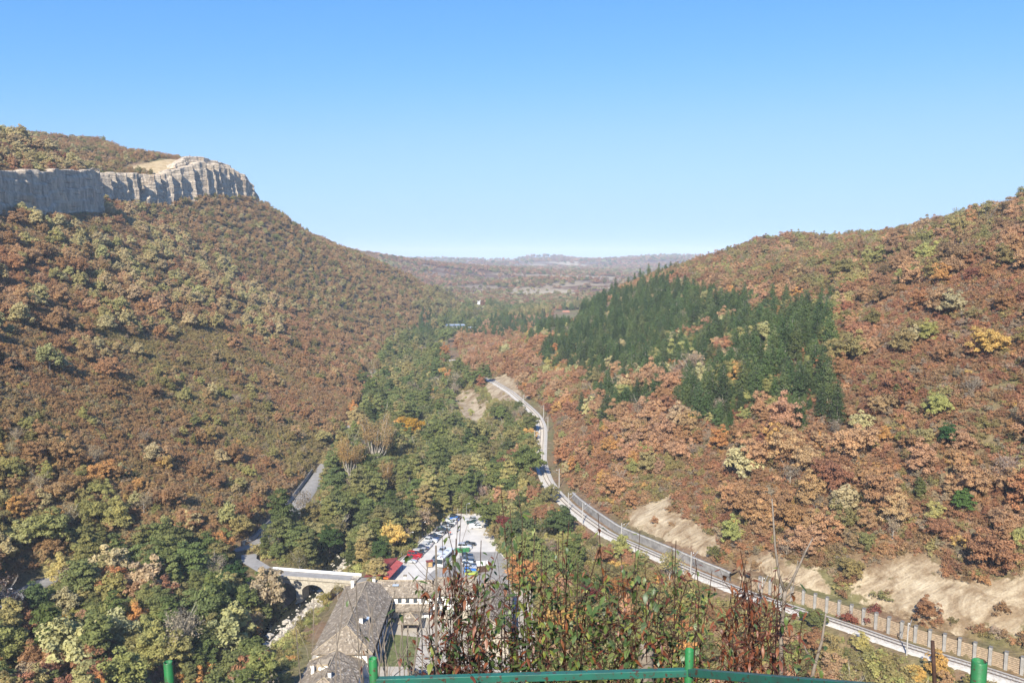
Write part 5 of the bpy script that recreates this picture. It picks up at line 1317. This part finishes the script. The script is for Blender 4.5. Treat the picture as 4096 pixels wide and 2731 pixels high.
car('four-wheel drive', 'black', -22.5, 181.5, .46, 0.2, 'black car parked in the monastery courtyard behind the green post')
# coach
co = empty('coach', (-21.8, 252.4, CZ), math.atan2(-9.7, -3.1)+math.pi); tag(co, 'white coach parked in the middle of the car park facing the viewer', 'bus')
PW = paint('white', PC['white'])
def rounded_box(L, W, z0, z1, r):
    pr_ = [(-L/2+.25, z0), (-L/2, z0+.5), (-L/2+.05, z0+1.2), (-L/2+.35, z1-.25), (-L/2+.6, z1), (L/2-.3, z1), (L/2, z1-.3), (L/2, z0+.3), (L/2-.1, z0)]
    vs = []
    for yf, q in ((-W/2, .12), (-W/2+r, 0), (W/2-r, 0), (W/2, .12)):
        vs += [(p*(1-q*.02), yf, z_-(q if z_ > z1-.4 else 0)) for p, z_ in pr_]
    k = len(pr_); fs = []
    for a_ in range(3):
        for i in range(k): j = (i+1) % k; fs.append((a_*k+i, a_*k+j, (a_+1)*k+j, (a_+1)*k+i))
    fs.append(tuple(range(k-1, -1, -1))); fs.append(tuple(3*k+i for i in range(k)))
    return MB().add(vs, fs)
rounded_box(10.4, 2.5, .35, 3.35, .3).build('body', PW, co)
MB().add([(-5.19, -1.12, 1.5), (-5.19, 1.12, 1.5), (-4.92, 1.12, 2.95), (-4.92, -1.12, 2.95)], [(0, 1, 2, 3)]).box((-5.0, 0, 2.2), (.10, .02, .02)).build('windscreen', M['glass'], co)
for sy_ in (-1, 1):
    for k in range(6): MB().box((-3.7+k*1.55, sy_*1.252, 2.3), (1.4, .03, .95)).build('window', M['glass'], co)
    for q in (-3.3, 2.6):
        w_ = MB().tube([(q, sy_*1.05, .5), (q, sy_*1.27, .5)], .5, 16).build('wheel', M['tyre'], co); MB().tube([(q, sy_*1.1, .5), (q, sy_*1.285, .5)], .28, 10).build('rim', M['rim'], w_)
    MB().box((-5.2, sy_*.85, .85), (.1, .4, .22)).build('headlight', M['head'], co)
    MB().box((5.21, sy_*1.0, 1.1), (.06, .25, .5)).build('tail_light', M['tail'], co)
    MB().box((-5.35, sy_*1.45, 2.5), (.15, .22, .5)).build('mirror', M['tyre'], co)
for q in (-1.5, 1.8): MB().box((q, 0, 3.42), (1.1, 1.0, .16)).build('roof_hatch', M['galv'], co)
# ------------------------------------------------------------------ people in the car park
def skin_obj(name, verts, edges, rads, parent, mat, sub=1):
    me = bpy.data.meshes.new(name); me.from_pydata(verts, edges, []); o = link(name, me, parent, None)
    md = o.modifiers.new('skin', 'SKIN'); me.skin_vertices[0].data[0].use_root = True
    for i, r_ in enumerate(rads): me.skin_vertices[0].data[i].radius = (r_, r_)
    sb = o.modifiers.new('sub', 'SUBSURF'); sb.levels = sub; sb.render_levels = sub
    me.materials.append(mat); return o
M['skin'] = flat('skin', (0.48, 0.30, 0.22), .6, .1); M['hair'] = flat('hair', (0.05, 0.03, 0.02), .8, .2)
CL = {}
def cloth(n, c):
    if n not in CL: CL[n] = flat('cloth_'+n, c, .9, .15, 5)
    return CL[n]
def person(x_, y_, z_, rz, shirt, trous, label, stride=.18):
    e = empty('person', (x_, y_, z_), rz); tag(e, label, 'person')
    J = dict(pel=(0,0,.95), sp=(0,0,1.2), ch=(0,0,1.38), nk=(0,0,1.5), hd=(0,.02,1.6), ht=(0,.02,1.72))
    v = [J['pel'], J['sp'], J['ch'], J['nk'], J['hd'], J['ht']]; ed = [(0,1),(1,2),(2,3),(3,4),(4,5)]; r_ = [.14,.13,.15,.055,.10,.07]
    for s_ in (-1, 1):
        k = len(v); v += [(s_*.09, 0, .90), (s_*.10, s_*stride*.4, .50), (s_*.10, s_*stride, .09), (s_*.11, s_*stride+.14, .04)]; ed += [(0,k),(k,k+1),(k+1,k+2),(k+2,k+3)]; r_ += [.095,.06,.045,.04]
        k = len(v); v += [(s_*.20, 0, 1.40), (s_*.25, -s_*.05, 1.13), (s_*.26, .06-s_*.06, .89), (s_*.26, .08-s_*.06, .80)]; ed += [(2,k),(k,k+1),(k+1,k+2),(k+2,k+3)]; r_ += [.06,.045,.035,.03]
    skin_obj('body', v, ed, r_, e, M['skin'])
    v2 = [(0,0,.98),(0,0,1.2),(0,0,1.40)]; e2 = [(0,1),(1,2)]; r2 = [.155,.145,.165]
    for s_ in (-1, 1):
        k = len(v2); v2 += [(s_*.20, 0, 1.40), (s_*.25, -s_*.05, 1.13), (s_*.26, .05-s_*.06, .93)]; e2 += [(2,k),(k,k+1),(k+1,k+2)]; r2 += [.075,.06,.05]
    skin_obj('jacket', v2, e2, r2, e, cloth(*shirt))
    v3 = [(0,0,.95)]; e3 = []; r3 = [.15]
    for s_ in (-1, 1):
        k = len(v3); v3 += [(s_*.09, 0, .88), (s_*.10, s_*stride*.4, .50), (s_*.10, s_*stride, .12)]; e3 += [(0,k),(k,k+1),(k+1,k+2)]; r3 += [.105,.075,.06]
    skin_obj('trousers', v3, e3, r3, e, cloth(*trous))
    skin_obj('hair', [(0,-.01,1.67),(0,-.03,1.74)], [(0,1)], [.10,.07], e, M['hair'])
BL = ('light_blue', (.30,.45,.62)); JE = ('jeans', (.04,.06,.12)); RD = ('red', (.5,.05,.06)); DK = ('dark', (.03,.03,.04)); YE = ('yellow', (.6,.45,.06))
for pu, pv, rz_, a_, b_, lab in ((458.2, 530.6, 2.2, BL, JE, 'person in light blue top walking alone across the car park'), (448.6, 535.2, .4, DK, JE, 'person in dark clothes walking beside another in red'), (450.4, 534.8, .5, RD, DK, 'person in red top walking beside another in dark clothes'), (405, 563.5, 2.6, BL, DK, 'person in blue jacket standing by the end of the market stall'), (478.5, 572.5, 1.0, YE, DK, 'person in yellow top standing by the kiosk')):
    p_ = at_z(pu, pv, .51); person(p_[0], p_[1], .51, rz_, a_, b_, lab)
# ------------------------------------------------------------------ far things
M['redtile'] = flat('red_tile', (0.36, 0.15, 0.09), .8, .2, .5)
M['bluetin'] = flat('blue_sheet', (0.30, 0.38, 0.46), .4, .15, .2, .3)
def far_house(name, x_, y_, z_, w, d, h, rise, wm, rm, label, rz=0.0, storeys=1, nwin=4):
    e = empty(name, (x_, y_, z_), rz); tag(e, label, 'building')
    MB().box((0, 0, h/2-.6), (w, d, h+1.2)).build('wall', wm, e)
    hip_roof('roof', -w/2, w/2, -d/2, d/2, h, h+rise, 'x', 1.0, 1.0, e, rm, .8)
    for s_ in range(storeys):
        for k in range(nwin): window(e, (-w/2+w*(k+.5)/nwin, -d/2, 1.5+s_*3.0), w/nwin*.5, 1.4, (0, -1))
HX = at_y(456, 327.5, 960); hz_ = float(HG(HX[0], 960))
far_house('hotel', HX[0]-2, 960, max(hz_, HX[2]-2), 24, 10, 5.5, 1.2, M['concrete'], M['bluetin'], 'white hotel with long grey blue roof at the foot of left hill', .12, 2, 8)
far_house('hotel_annexe', HX[0]+22, 944, max(float(HG(HX[0]+22, 944)), HX[2]-4), 14, 8, 4.0, 1.2, M['concrete'], M['bluetin'], 'smaller pale building right of the hotel among pines', .05, 1, 5)
for k, (pu, pv, yy_) in enumerate(((566, 312.5, 1150), (573, 311.5, 1180), (558.5, 315.5, 1120))):
    q = at_y(pu, pv, yy_); far_house('village_house', q[0], yy_, q[2]-2.0, 9, 7, 3.6, 2.0, M['white'], M['redtile'], ['red roofed village house in the middle of three beyond the pines', 'red roofed village house on the right of three beyond the pines', 'red roofed village house on the left of three beyond the pines'][k], .3*k, 1, 3)
mx = at_y(479, 305, 1330); mn = empty('monument', (mx[0], 1330, mx[2]-1.5)); tag(mn, 'white two pronged monument rising from trees in the valley bend', 'monument')
for s_, hh in ((-1, 9.5), (1, 11.0)):
    MB().tube([(s_*.9, 0, 0), (s_*1.0, 0, 4.5), (s_*.9, 0, 6.5), (s_*2.2, 0, hh)], [1.5, 1.7, 1.0, .25], 8).build('wing', M['white'], mn)
MB().box((-1.0, 0, 1.6), (5.2, 3.0, 3.8)).build('base', M['white'], mn)
def lattice(name, x_, y_, z_, h, w, label, arms):
    e = empty(name, (x_, y_, z_)); tag(e, label, 'pylon'); mb = MB(); n_ = 6
    for a_, b_ in ((-1, -1), (1, -1), (1, 1), (-1, 1)): mb.tube([(a_*w, b_*w, -1), (a_*w*.15, b_*w*.15, h)], .16, 4, False)
    mb.build('leg_frame', M['galv'], e); mb = MB()
    for k in range(n_):
        z0, z1 = h*k/n_, h*(k+1)/n_; f0, f1 = w*(1-.85*k/n_), w*(1-.85*(k+1)/n_)
        for s_ in (-1, 1): mb.tube([(-f0, s_*f0, z0), (f1, s_*f1, z1)], .09, 3, False).tube([(s_*f0, -f0, z0), (s_*f1, f1, z1)], .09, 3, False)
    mb.build('bracing', M['galv'], e)
    for q in arms: MB().box((0, 0, h*q), (w*3.2, .3, .3)).build('cross_arm', M['galv'], e)
for k, (pu, v0, v1, yy_) in enumerate(((575, 279.6, 288, 2100), (582, 281, 290, 2050), (590.6, 282, 290.5, 2000))):
    a_ = at_y(pu, v0, yy_); b_ = at_y(pu, v1, yy_); zz = float(H(a_[0], yy_)); lattice('power_pylon', a_[0], yy_, zz, max(18, a_[2]-zz), 2.4, ['leftmost', 'middle', 'rightmost'][k]+' of three steel power pylons in the far valley', (.72, .86))
q = at_y(14, 131, 900); zz = float(HG(q[0], 900)); lattice('radio_mast', q[0], 900, zz, max(12, q[2]-zz+1), 1.0, 'thin lattice radio mast on the plateau skyline at far left', ())
# ------------------------------------------------------------------ railing and plants in front of the viewpoint
def at_f(u, v, f):
    d = rdir(u, v); t = f/FPX; return Vector((d[0]*t, d[1]*t, CAMZ+d[2]*t))
def mk_green(name, base):
    m, nt, out = nmat(name); g = N(nt); p = g.obj()
    n = g.noise(26, 6, .7, p); n2 = g.noise(7, 3, .6, p)
    c = g.ramp(n2, [(0.3, tuple(q*.55+.02 for q in base)), (0.7, base)])
    c = g.mix(g.ramp(n, [(0.57, (0, 0, 0)), (0.60, (1, 1, 1))]), c, (0.075, 0.03, 0.02))
    g.bsdf(c, 0.42, out, g.bump(n, .25, .01), 0, .5); return m
M['green_post'] = mk_green('green_enamel', (0.02, 0.19, 0.05)); M['teal_rail'] = mk_green('teal_enamel', (0.022, 0.14, 0.10)); M['rust'] = flat('rust', (0.12, 0.045, 0.02), .9, .4, 30)
POSTS = [at_f(168, 661, 5.4), at_f(373, 657.5, 5.45), at_f(689.5, 648.5, 5.5), at_f(979.5, 660, 3.35)]
rl = empty('railing', (POSTS[2].x, POSTS[2].y, POSTS[2].z-1.2)); tag(rl, 'chipped green pipe railing with square teal rails at the viewpoint edge', 'railing')
o0 = Vector(rl.location)
for k, p in enumerate(POSTS):
    top = p-o0; bot = top+Vector((0.035 if k == 0 else (.02 if k == 1 else 0), 0, -1.25)); R0, R1 = .030, .0255
    mb = MB(); n_ = 24
    ring = lambda c, r: [(c.x+r*math.cos(2*math.pi*i/n_), c.y+r*math.sin(2*math.pi*i/n_), c.z) for i in range(n_)]
    vs = ring(bot, R0)+ring(top-Vector((0, 0, .004)), R0)+ring(top, R0-.003)+ring(top, R1)+ring(top-Vector((0, 0, .3)), R1)
    fs = []
    for a_ in range(4):
        for i in range(n_): j = (i+1) % n_; fs.append((a_*n_+i, a_*n_+j, (a_+1)*n_+j, (a_+1)*n_+i))
    po = mb.add(vs, fs).build('post', M['green_post'], rl, True)
    MB().tube([top-Vector((0, 0, .09)), top-Vector((0, 0, .08))], R1-.0005, 16).build('rust_plug', M['rust'], po)
def beam(a_, b_, w, h, name):
    d = (b_-a_); yaw = math.atan2(d.y, d.x); L = d.length; pit = math.asin(d.z/L)
    Mx = Matrix.Translation((a_+b_)/2) @ Matrix.Rotation(yaw, 4, 'Z') @ Matrix.Rotation(-pit, 4, 'Y')
    o = MB().box((0, 0, 0), (L, w, h), 0, Mx).build(name, M['teal_rail'], rl)
    bv = o.modifiers.new('bevel', 'BEVEL'); bv.width = .004; bv.segments = 2
dr = Vector((0, 0, -.165))
for i in range(3):
    q = dr*1.5 if i == 0 else dr
    beam(POSTS[i]-o0+q, POSTS[i+1]-o0+q, .045, .05, 'rail')
# terrace slab under the viewer
# plants
M['leaf'] = mk_foliage('leaf', .35)
M['stem'] = flat('stem', (0.06, 0.032, 0.022), .8, .35, 30); M['grey_stem'] = flat('grey_stem', (0.20, 0.165, 0.13), .85, .3, 25)
LEAFC = [(0.10, 0.16, 0.04), (0.14, 0.20, 0.045), (0.085, 0.13, 0.04), (0.26, 0.29, 0.055), (0.16, 0.19, 0.05)]
DRYC = [(0.21, 0.06, 0.022), (0.27, 0.085, 0.03), (0.15, 0.045, 0.022), (0.30, 0.11, 0.04)]
class Leaves:
    def __init__(s): s.v = []; s.f = []; s.c = []
    def add(s, p, d, up, L, W, colr, curl=.25):
        d = d.normalized(); side = d.cross(up)
        if side.length < 1e-4: side = Vector((1, 0, 0))
        side.normalize(); nn = side.cross(d)
        b = len(s.v)
        pts = [p, p+d*L*.3+side*W*.5-nn*curl*L*.05, p+d*L*.3-side*W*.5-nn*curl*L*.05, p+d*L*.35+nn*W*.12, p+d*L*.7+side*W*.36-nn*curl*L*.25, p+d*L*.7-side*W*.36-nn*curl*L*.25, p+d*L-nn*curl*L*.6]
        s.v += [tuple(q) for q in pts]
        s.f += [(b, b+1, b+3), (b, b+3, b+2), (b+1, b+4, b+3), (b+3, b+5, b+2), (b+3, b+4, b+6), (b+3, b+6, b+5)]
        s.c += [colr]*6
    def build(s, parent, name='leaves'):
        me = np_mesh(name, np.array(s.v), np.array(s.f))
        a = me.attributes.new('lcol', 'FLOAT_COLOR', 'FACE'); a.data.foreach_set('color', np.concatenate([np.array(s.c), np.ones((len(s.c), 1))], 1).astype(np.float32).ravel())
        me.materials.append(M['leafc']); o = link(name, me, parent); tag(o, kind='stuff'); return o
def mk_leafc():
    m, nt, out = nmat('plant_leaf'); g = N(nt); a = g.attr('lcol')
    d = g.n('ShaderNodeBsdfDiffuse'); t = g.n('ShaderNodeBsdfTranslucent'); mx = g.n('ShaderNodeMixShader'); gl = g.n('ShaderNodeBsdfGlossy'); m2 = g.n('ShaderNodeMixShader')
    g.l(a.outputs['Color'], d.inputs[0]); g.l(a.outputs['Color'], t.inputs[0]); mx.inputs[0].default_value = .4; gl.inputs['Roughness'].default_value = .5
    g.l(d.outputs[0], mx.inputs[1]); g.l(t.outputs[0], mx.inputs[2]); g.l(mx.outputs[0], m2.inputs[1]); g.l(gl.outputs[0], m2.inputs[2]); m2.inputs[0].default_value = .05
    g.l(m2.outputs[0], out.inputs[0]); return m
M['leafc'] = mk_leafc()
prd = random.Random(21)
def stem_path(base, top, wob, n=9):
    side = Vector((prd.uniform(-1, 1), prd.uniform(-1, 1), 0))*wob; pts = []
    for i in range(n):
        t = i/(n-1); p = base.lerp(top, t)+side*math.sin(t*math.pi)+Vector((prd.gauss(0, 1), prd.gauss(0, 1), 0))*wob*.12*(0 < i < n-1)
        pts.append(p)
    return pts
def ground_at(xy): return float(H(xy.x, xy.y))
def plant(label, cu, f, stems, name='shrub', leaf_n=14, dry=0.15, bare=.0, twig=3, Lf=.08, r0=.0062, smat='stem', low_mass=0, low_dry=.4, cat='shrub'):
    """stems: list of (u_top, v_top); rooted together on the slope below"""
    rt = at_f(cu, 690, f); gz_ = ground_at(rt); e = empty(name, (rt.x, rt.y, gz_)); tag(e, label, cat); org = Vector((rt.x, rt.y, gz_))
    mb = MB(); lv = Leaves()
    if len(stems) > 5: stems = stems+[(prd.uniform(min(q[0] for q in stems)-6, max(q[0] for q in stems)+6), prd.uniform(535, 650)) for _ in range(len(stems)+2)]
    for (ut, vt_) in stems:
        top = at_f(ut, vt_, f+prd.uniform(-.5, .5))-org; base = Vector((prd.gauss(0, .10)+top.x*.25, prd.gauss(0, .10), -.05))
        pts = stem_path(base, top, .09*prd.uniform(.4, 1.3)); rr = r0*prd.uniform(.7, 1.25)
        mb.tube(pts, [rr*(1-.5*i/(len(pts)-1)) for i in range(len(pts))], 5, False)
        H_ = (top-base).length
        def along(t):
            q = t*(len(pts)-1); i = min(int(q), len(pts)-2); return pts[i].lerp(pts[i+1], q-i)
        isdry = prd.random() < dry
        if prd.random() >= bare:
            for k in range(int(leaf_n*prd.uniform(.6, 1.3))):
                t = prd.uniform(.25, 1.0); p = along(t); a = prd.uniform(0, 6.28)
                d = Vector((math.cos(a), math.sin(a), prd.uniform(-1.5, .1) if not isdry else prd.uniform(-3, -.8)))
                p1 = p+d.normalized()*.02
                col_ = prd.choice(DRYC) if (isdry or prd.random() < .12) else prd.choice(LEAFC)
                L = Lf*prd.uniform(.6, 1.25)*(1.0 if t < .9 else .7)
                lv.add(p1, d, Vector((0, 0, 1)), L, L*(.5 if not isdry else .26), col_, prd.uniform(.1, .8))
        for k in range(twig):
            t = prd.uniform(.2, .85); p = along(t); a = prd.uniform(0, 6.28); L = H_*prd.uniform(.08, .28)
            q = p+Vector((math.cos(a)*L*.55, math.sin(a)*L*.55, L*prd.uniform(.4, 1)))
            mid_ = p.lerp(q, .5)+Vector((prd.gauss(0, .02), prd.gauss(0, .02), 0)); mb.tube([p, mid_, q], [rr*.45, rr*.35, rr*.2], 4, False)
            if prd.random() >= bare:
                for j in range(3):
                    pp = p.lerp(q, prd.uniform(.3, 1)); a = prd.uniform(0, 6.28); L2 = Lf*prd.uniform(.5, 1.1)
                    lv.add(pp, Vector((math.cos(a), math.sin(a), prd.uniform(-1.2, .2))), Vector((0, 0, 1)), L2, L2*.5, prd.choice(DRYC) if isdry or prd.random() < .2 else prd.choice(LEAFC), prd.uniform(.1, .8))
    for k in range(low_mass):     # tangle of twigs and leaves low down
        us = [s_[0] for s_ in stems]; uu_ = prd.uniform(min(us), max(us)); vv_ = 690-prd.random()**1.6*110
        p = at_f(uu_, vv_, f+prd.gauss(0, .35))-org; a = prd.uniform(0, 6.28); L = prd.uniform(.1, .34)
        d = Vector((math.cos(a), math.sin(a)*.8, prd.uniform(-.3, 1.4)))
        q = p+d.normalized()*L; mb.tube([p, p.lerp(q, .5)+Vector((prd.gauss(0, .015), 0, prd.gauss(0, .015))), q], [.0028, .0022, .0012], 3, False)
        for j in range(2):
            if prd.random() < .75:
                L2 = Lf*prd.uniform(.6, 1.2); dd = Vector((prd.gauss(0, 1), prd.gauss(0, 1), prd.uniform(-1.6, .3))); dr_ = prd.random() < low_dry
                lv.add(p.lerp(q, prd.uniform(.2, 1)), dd, Vector((0, 0, 1)), L2, L2*(.3 if dr_ else .5), prd.choice(DRYC if dr_ else LEAFC), prd.uniform(.1, .9))
    mb.build('stems', M[smat], e)
    if lv.v: lv.build(e)
    return e
# bare grey suckers on the left
plant('bare thin grey stems rising left of the second green post', 330, 6.3, [(296, 628), (314, 602), (318, 640), (336, 622)], bare=1, twig=4, r0=.007, smat='grey_stem')
plant('bare twiggy shrub standing right behind the second green post', 385, 6.0, [(345, 585), (356, 578), (372, 606), (362, 640), (395, 590), (404, 612)], bare=.9, twig=5, r0=.008, smat='grey_stem', leaf_n=5)
plant('tall bare shrub with two thick cut stems left of the leafy thicket', 418, 6.2, [(418, 600), (428, 562), (408, 625), (440, 590), (436, 545)], bare=.7, twig=5, r0=.012, smat='grey_stem', leaf_n=8)
plant('rust leaved shrub in front of the car park view', 462, 6.5, [(432, 610), (448, 560), (456, 538), (462, 545), (470, 600), (478, 580), (488, 590)], leaf_n=20, dry=.65, twig=5, low_mass=248, low_dry=.75)
plant('leafy shoots with two stems reaching high above the car park', 470, 6.9, [(442, 530), (444, 515), (458, 515), (462, 500), (486, 560), (498, 552)], leaf_n=18, dry=.15, twig=3, low_mass=64, low_dry=.3)
plant('tall leafy shoots in the middle of the thicket, left part', 524, 6.7, [(501, 488), (510, 505), (516, 480), (522, 545), (535, 515), (545, 560), (528, 590)], leaf_n=22, dry=.1, twig=4, low_mass=208, low_dry=.3)
plant('dark leafy shoots in the centre of the thicket', 568, 6.8, [(541, 560), (556, 540), (563, 530), (569, 520), (578, 562), (590, 575), (600, 545)], leaf_n=24, dry=.1, twig=4, low_mass=248, low_dry=.25)
plant('leafy thicket shoots just left of the third green post', 628, 6.6, [(598, 512), (606, 560), (618, 575), (636, 545), (640, 530), (645, 560), (655, 590)], leaf_n=22, dry=.2, twig=4, low_mass=224, low_dry=.35)
plant('upright leafy shoots behind the third green post', 680, 6.7, [(662, 575), (672, 545), (676, 540), (688, 580), (700, 590), (712, 570)], leaf_n=20, dry=.2, twig=3, low_mass=144, low_dry=.4)
plant('shrub with hanging rust brown dead leaves right of the third post', 752, 6.3, [(735, 590), (744, 570), (752, 605), (760, 580), (768, 612), (778, 600)], leaf_n=40, dry=.95, twig=6, low_mass=208, low_dry=.95)
plant('thin leafless shoots at the right end of the thicket', 795, 6.2, [(790, 640), (802, 620), (812, 650), (780, 575)], bare=.5, twig=3, leaf_n=6, low_mass=24)
def bare_stick(label, path, f, rads, mat='stem', extra=()):
    pts = [at_f(u_, v_, f) for u_, v_ in path]; gz_ = ground_at(pts[0]); org = Vector((pts[0].x, pts[0].y, gz_))
    e = empty('bare_sapling', org); tag(e, label, 'sapling')
    MB().tube([Vector((0, 0, -.05))]+[p-org for p in pts], [rads[0]*1.15]+rads, 7).build('trunk', M[mat], e, True)
    for ex, rr in extra: MB().tube([at_f(u_, v_, f)-org for u_, v_ in ex], rr, 6).build('branch', M[mat], e, True)
bare_stick('forked leafless sapling with a tall curved stem right of the thicket', [(781, 684), (781, 640), (784, 600), (785, 590)], 6.4, [.018, .017, .015, .014], 'grey_stem',
           [([(785, 592), (779, 575), (775, 545), (772, 498)], [.012, .010, .009, .005]), ([(785, 592), (796, 572), (806, 550), (813, 537)], [.010, .009, .007, .004]), ([(785, 598), (792, 590), (798, 560)], [.007, .005, .003])])
bare_stick('single leafless pale sapling leaning left, right of the forked one', [(810, 684), (816, 660), (822, 640), (826, 612)], 6.6, [.016, .014, .011, .006], 'grey_stem', [([(815, 662), (806, 650), (803, 640)], [.010, .007, .004])])
bare_stick('short thick bare stick left of the rightmost green post', [(935, 690), (934, 668), (932.5, 640)], 5.2, [.014, .013, .012], 'stem')
pt = at_f(647, 645, 6.3); gz_ = ground_at(pt); e = empty('tree_stump', (pt.x, pt.y, gz_)); tag(e, 'short sawn grey tree stump in the thicket left of the third post', 'stump')
hh = pt.z-gz_; MB().tube([(0, 0, -.1), (.01, 0, hh*.5), (-.01, 0, hh*.92), (0, 0, hh)], [.085, .07, .062, .055], 12).build('trunk', M['grey_stem'], e, True)
MB().tube([(0, 0, hh), (0, 0, hh+.004)], .05, 12).build('cut_face', M['pale_bark'], e)
# ------------------------------------------------------------------ air
hz = MB().box((0, 7900, 110), (25500, 16700, 280)).build('haze', None)
hm, hnt, hout = nmat('haze'); hv = hnt.nodes.new('ShaderNodeVolumePrincipled')
hv.inputs['Color'].default_value = (0.74, 0.84, 1.0, 1); hv.inputs['Density'].default_value = 0.00011; hv.inputs['Anisotropy'].default_value = -0.2
hnt.links.new(hv.outputs[0], hout.inputs['Volume']); hz.data.materials.append(hm)
tag(hz, kind='stuff')
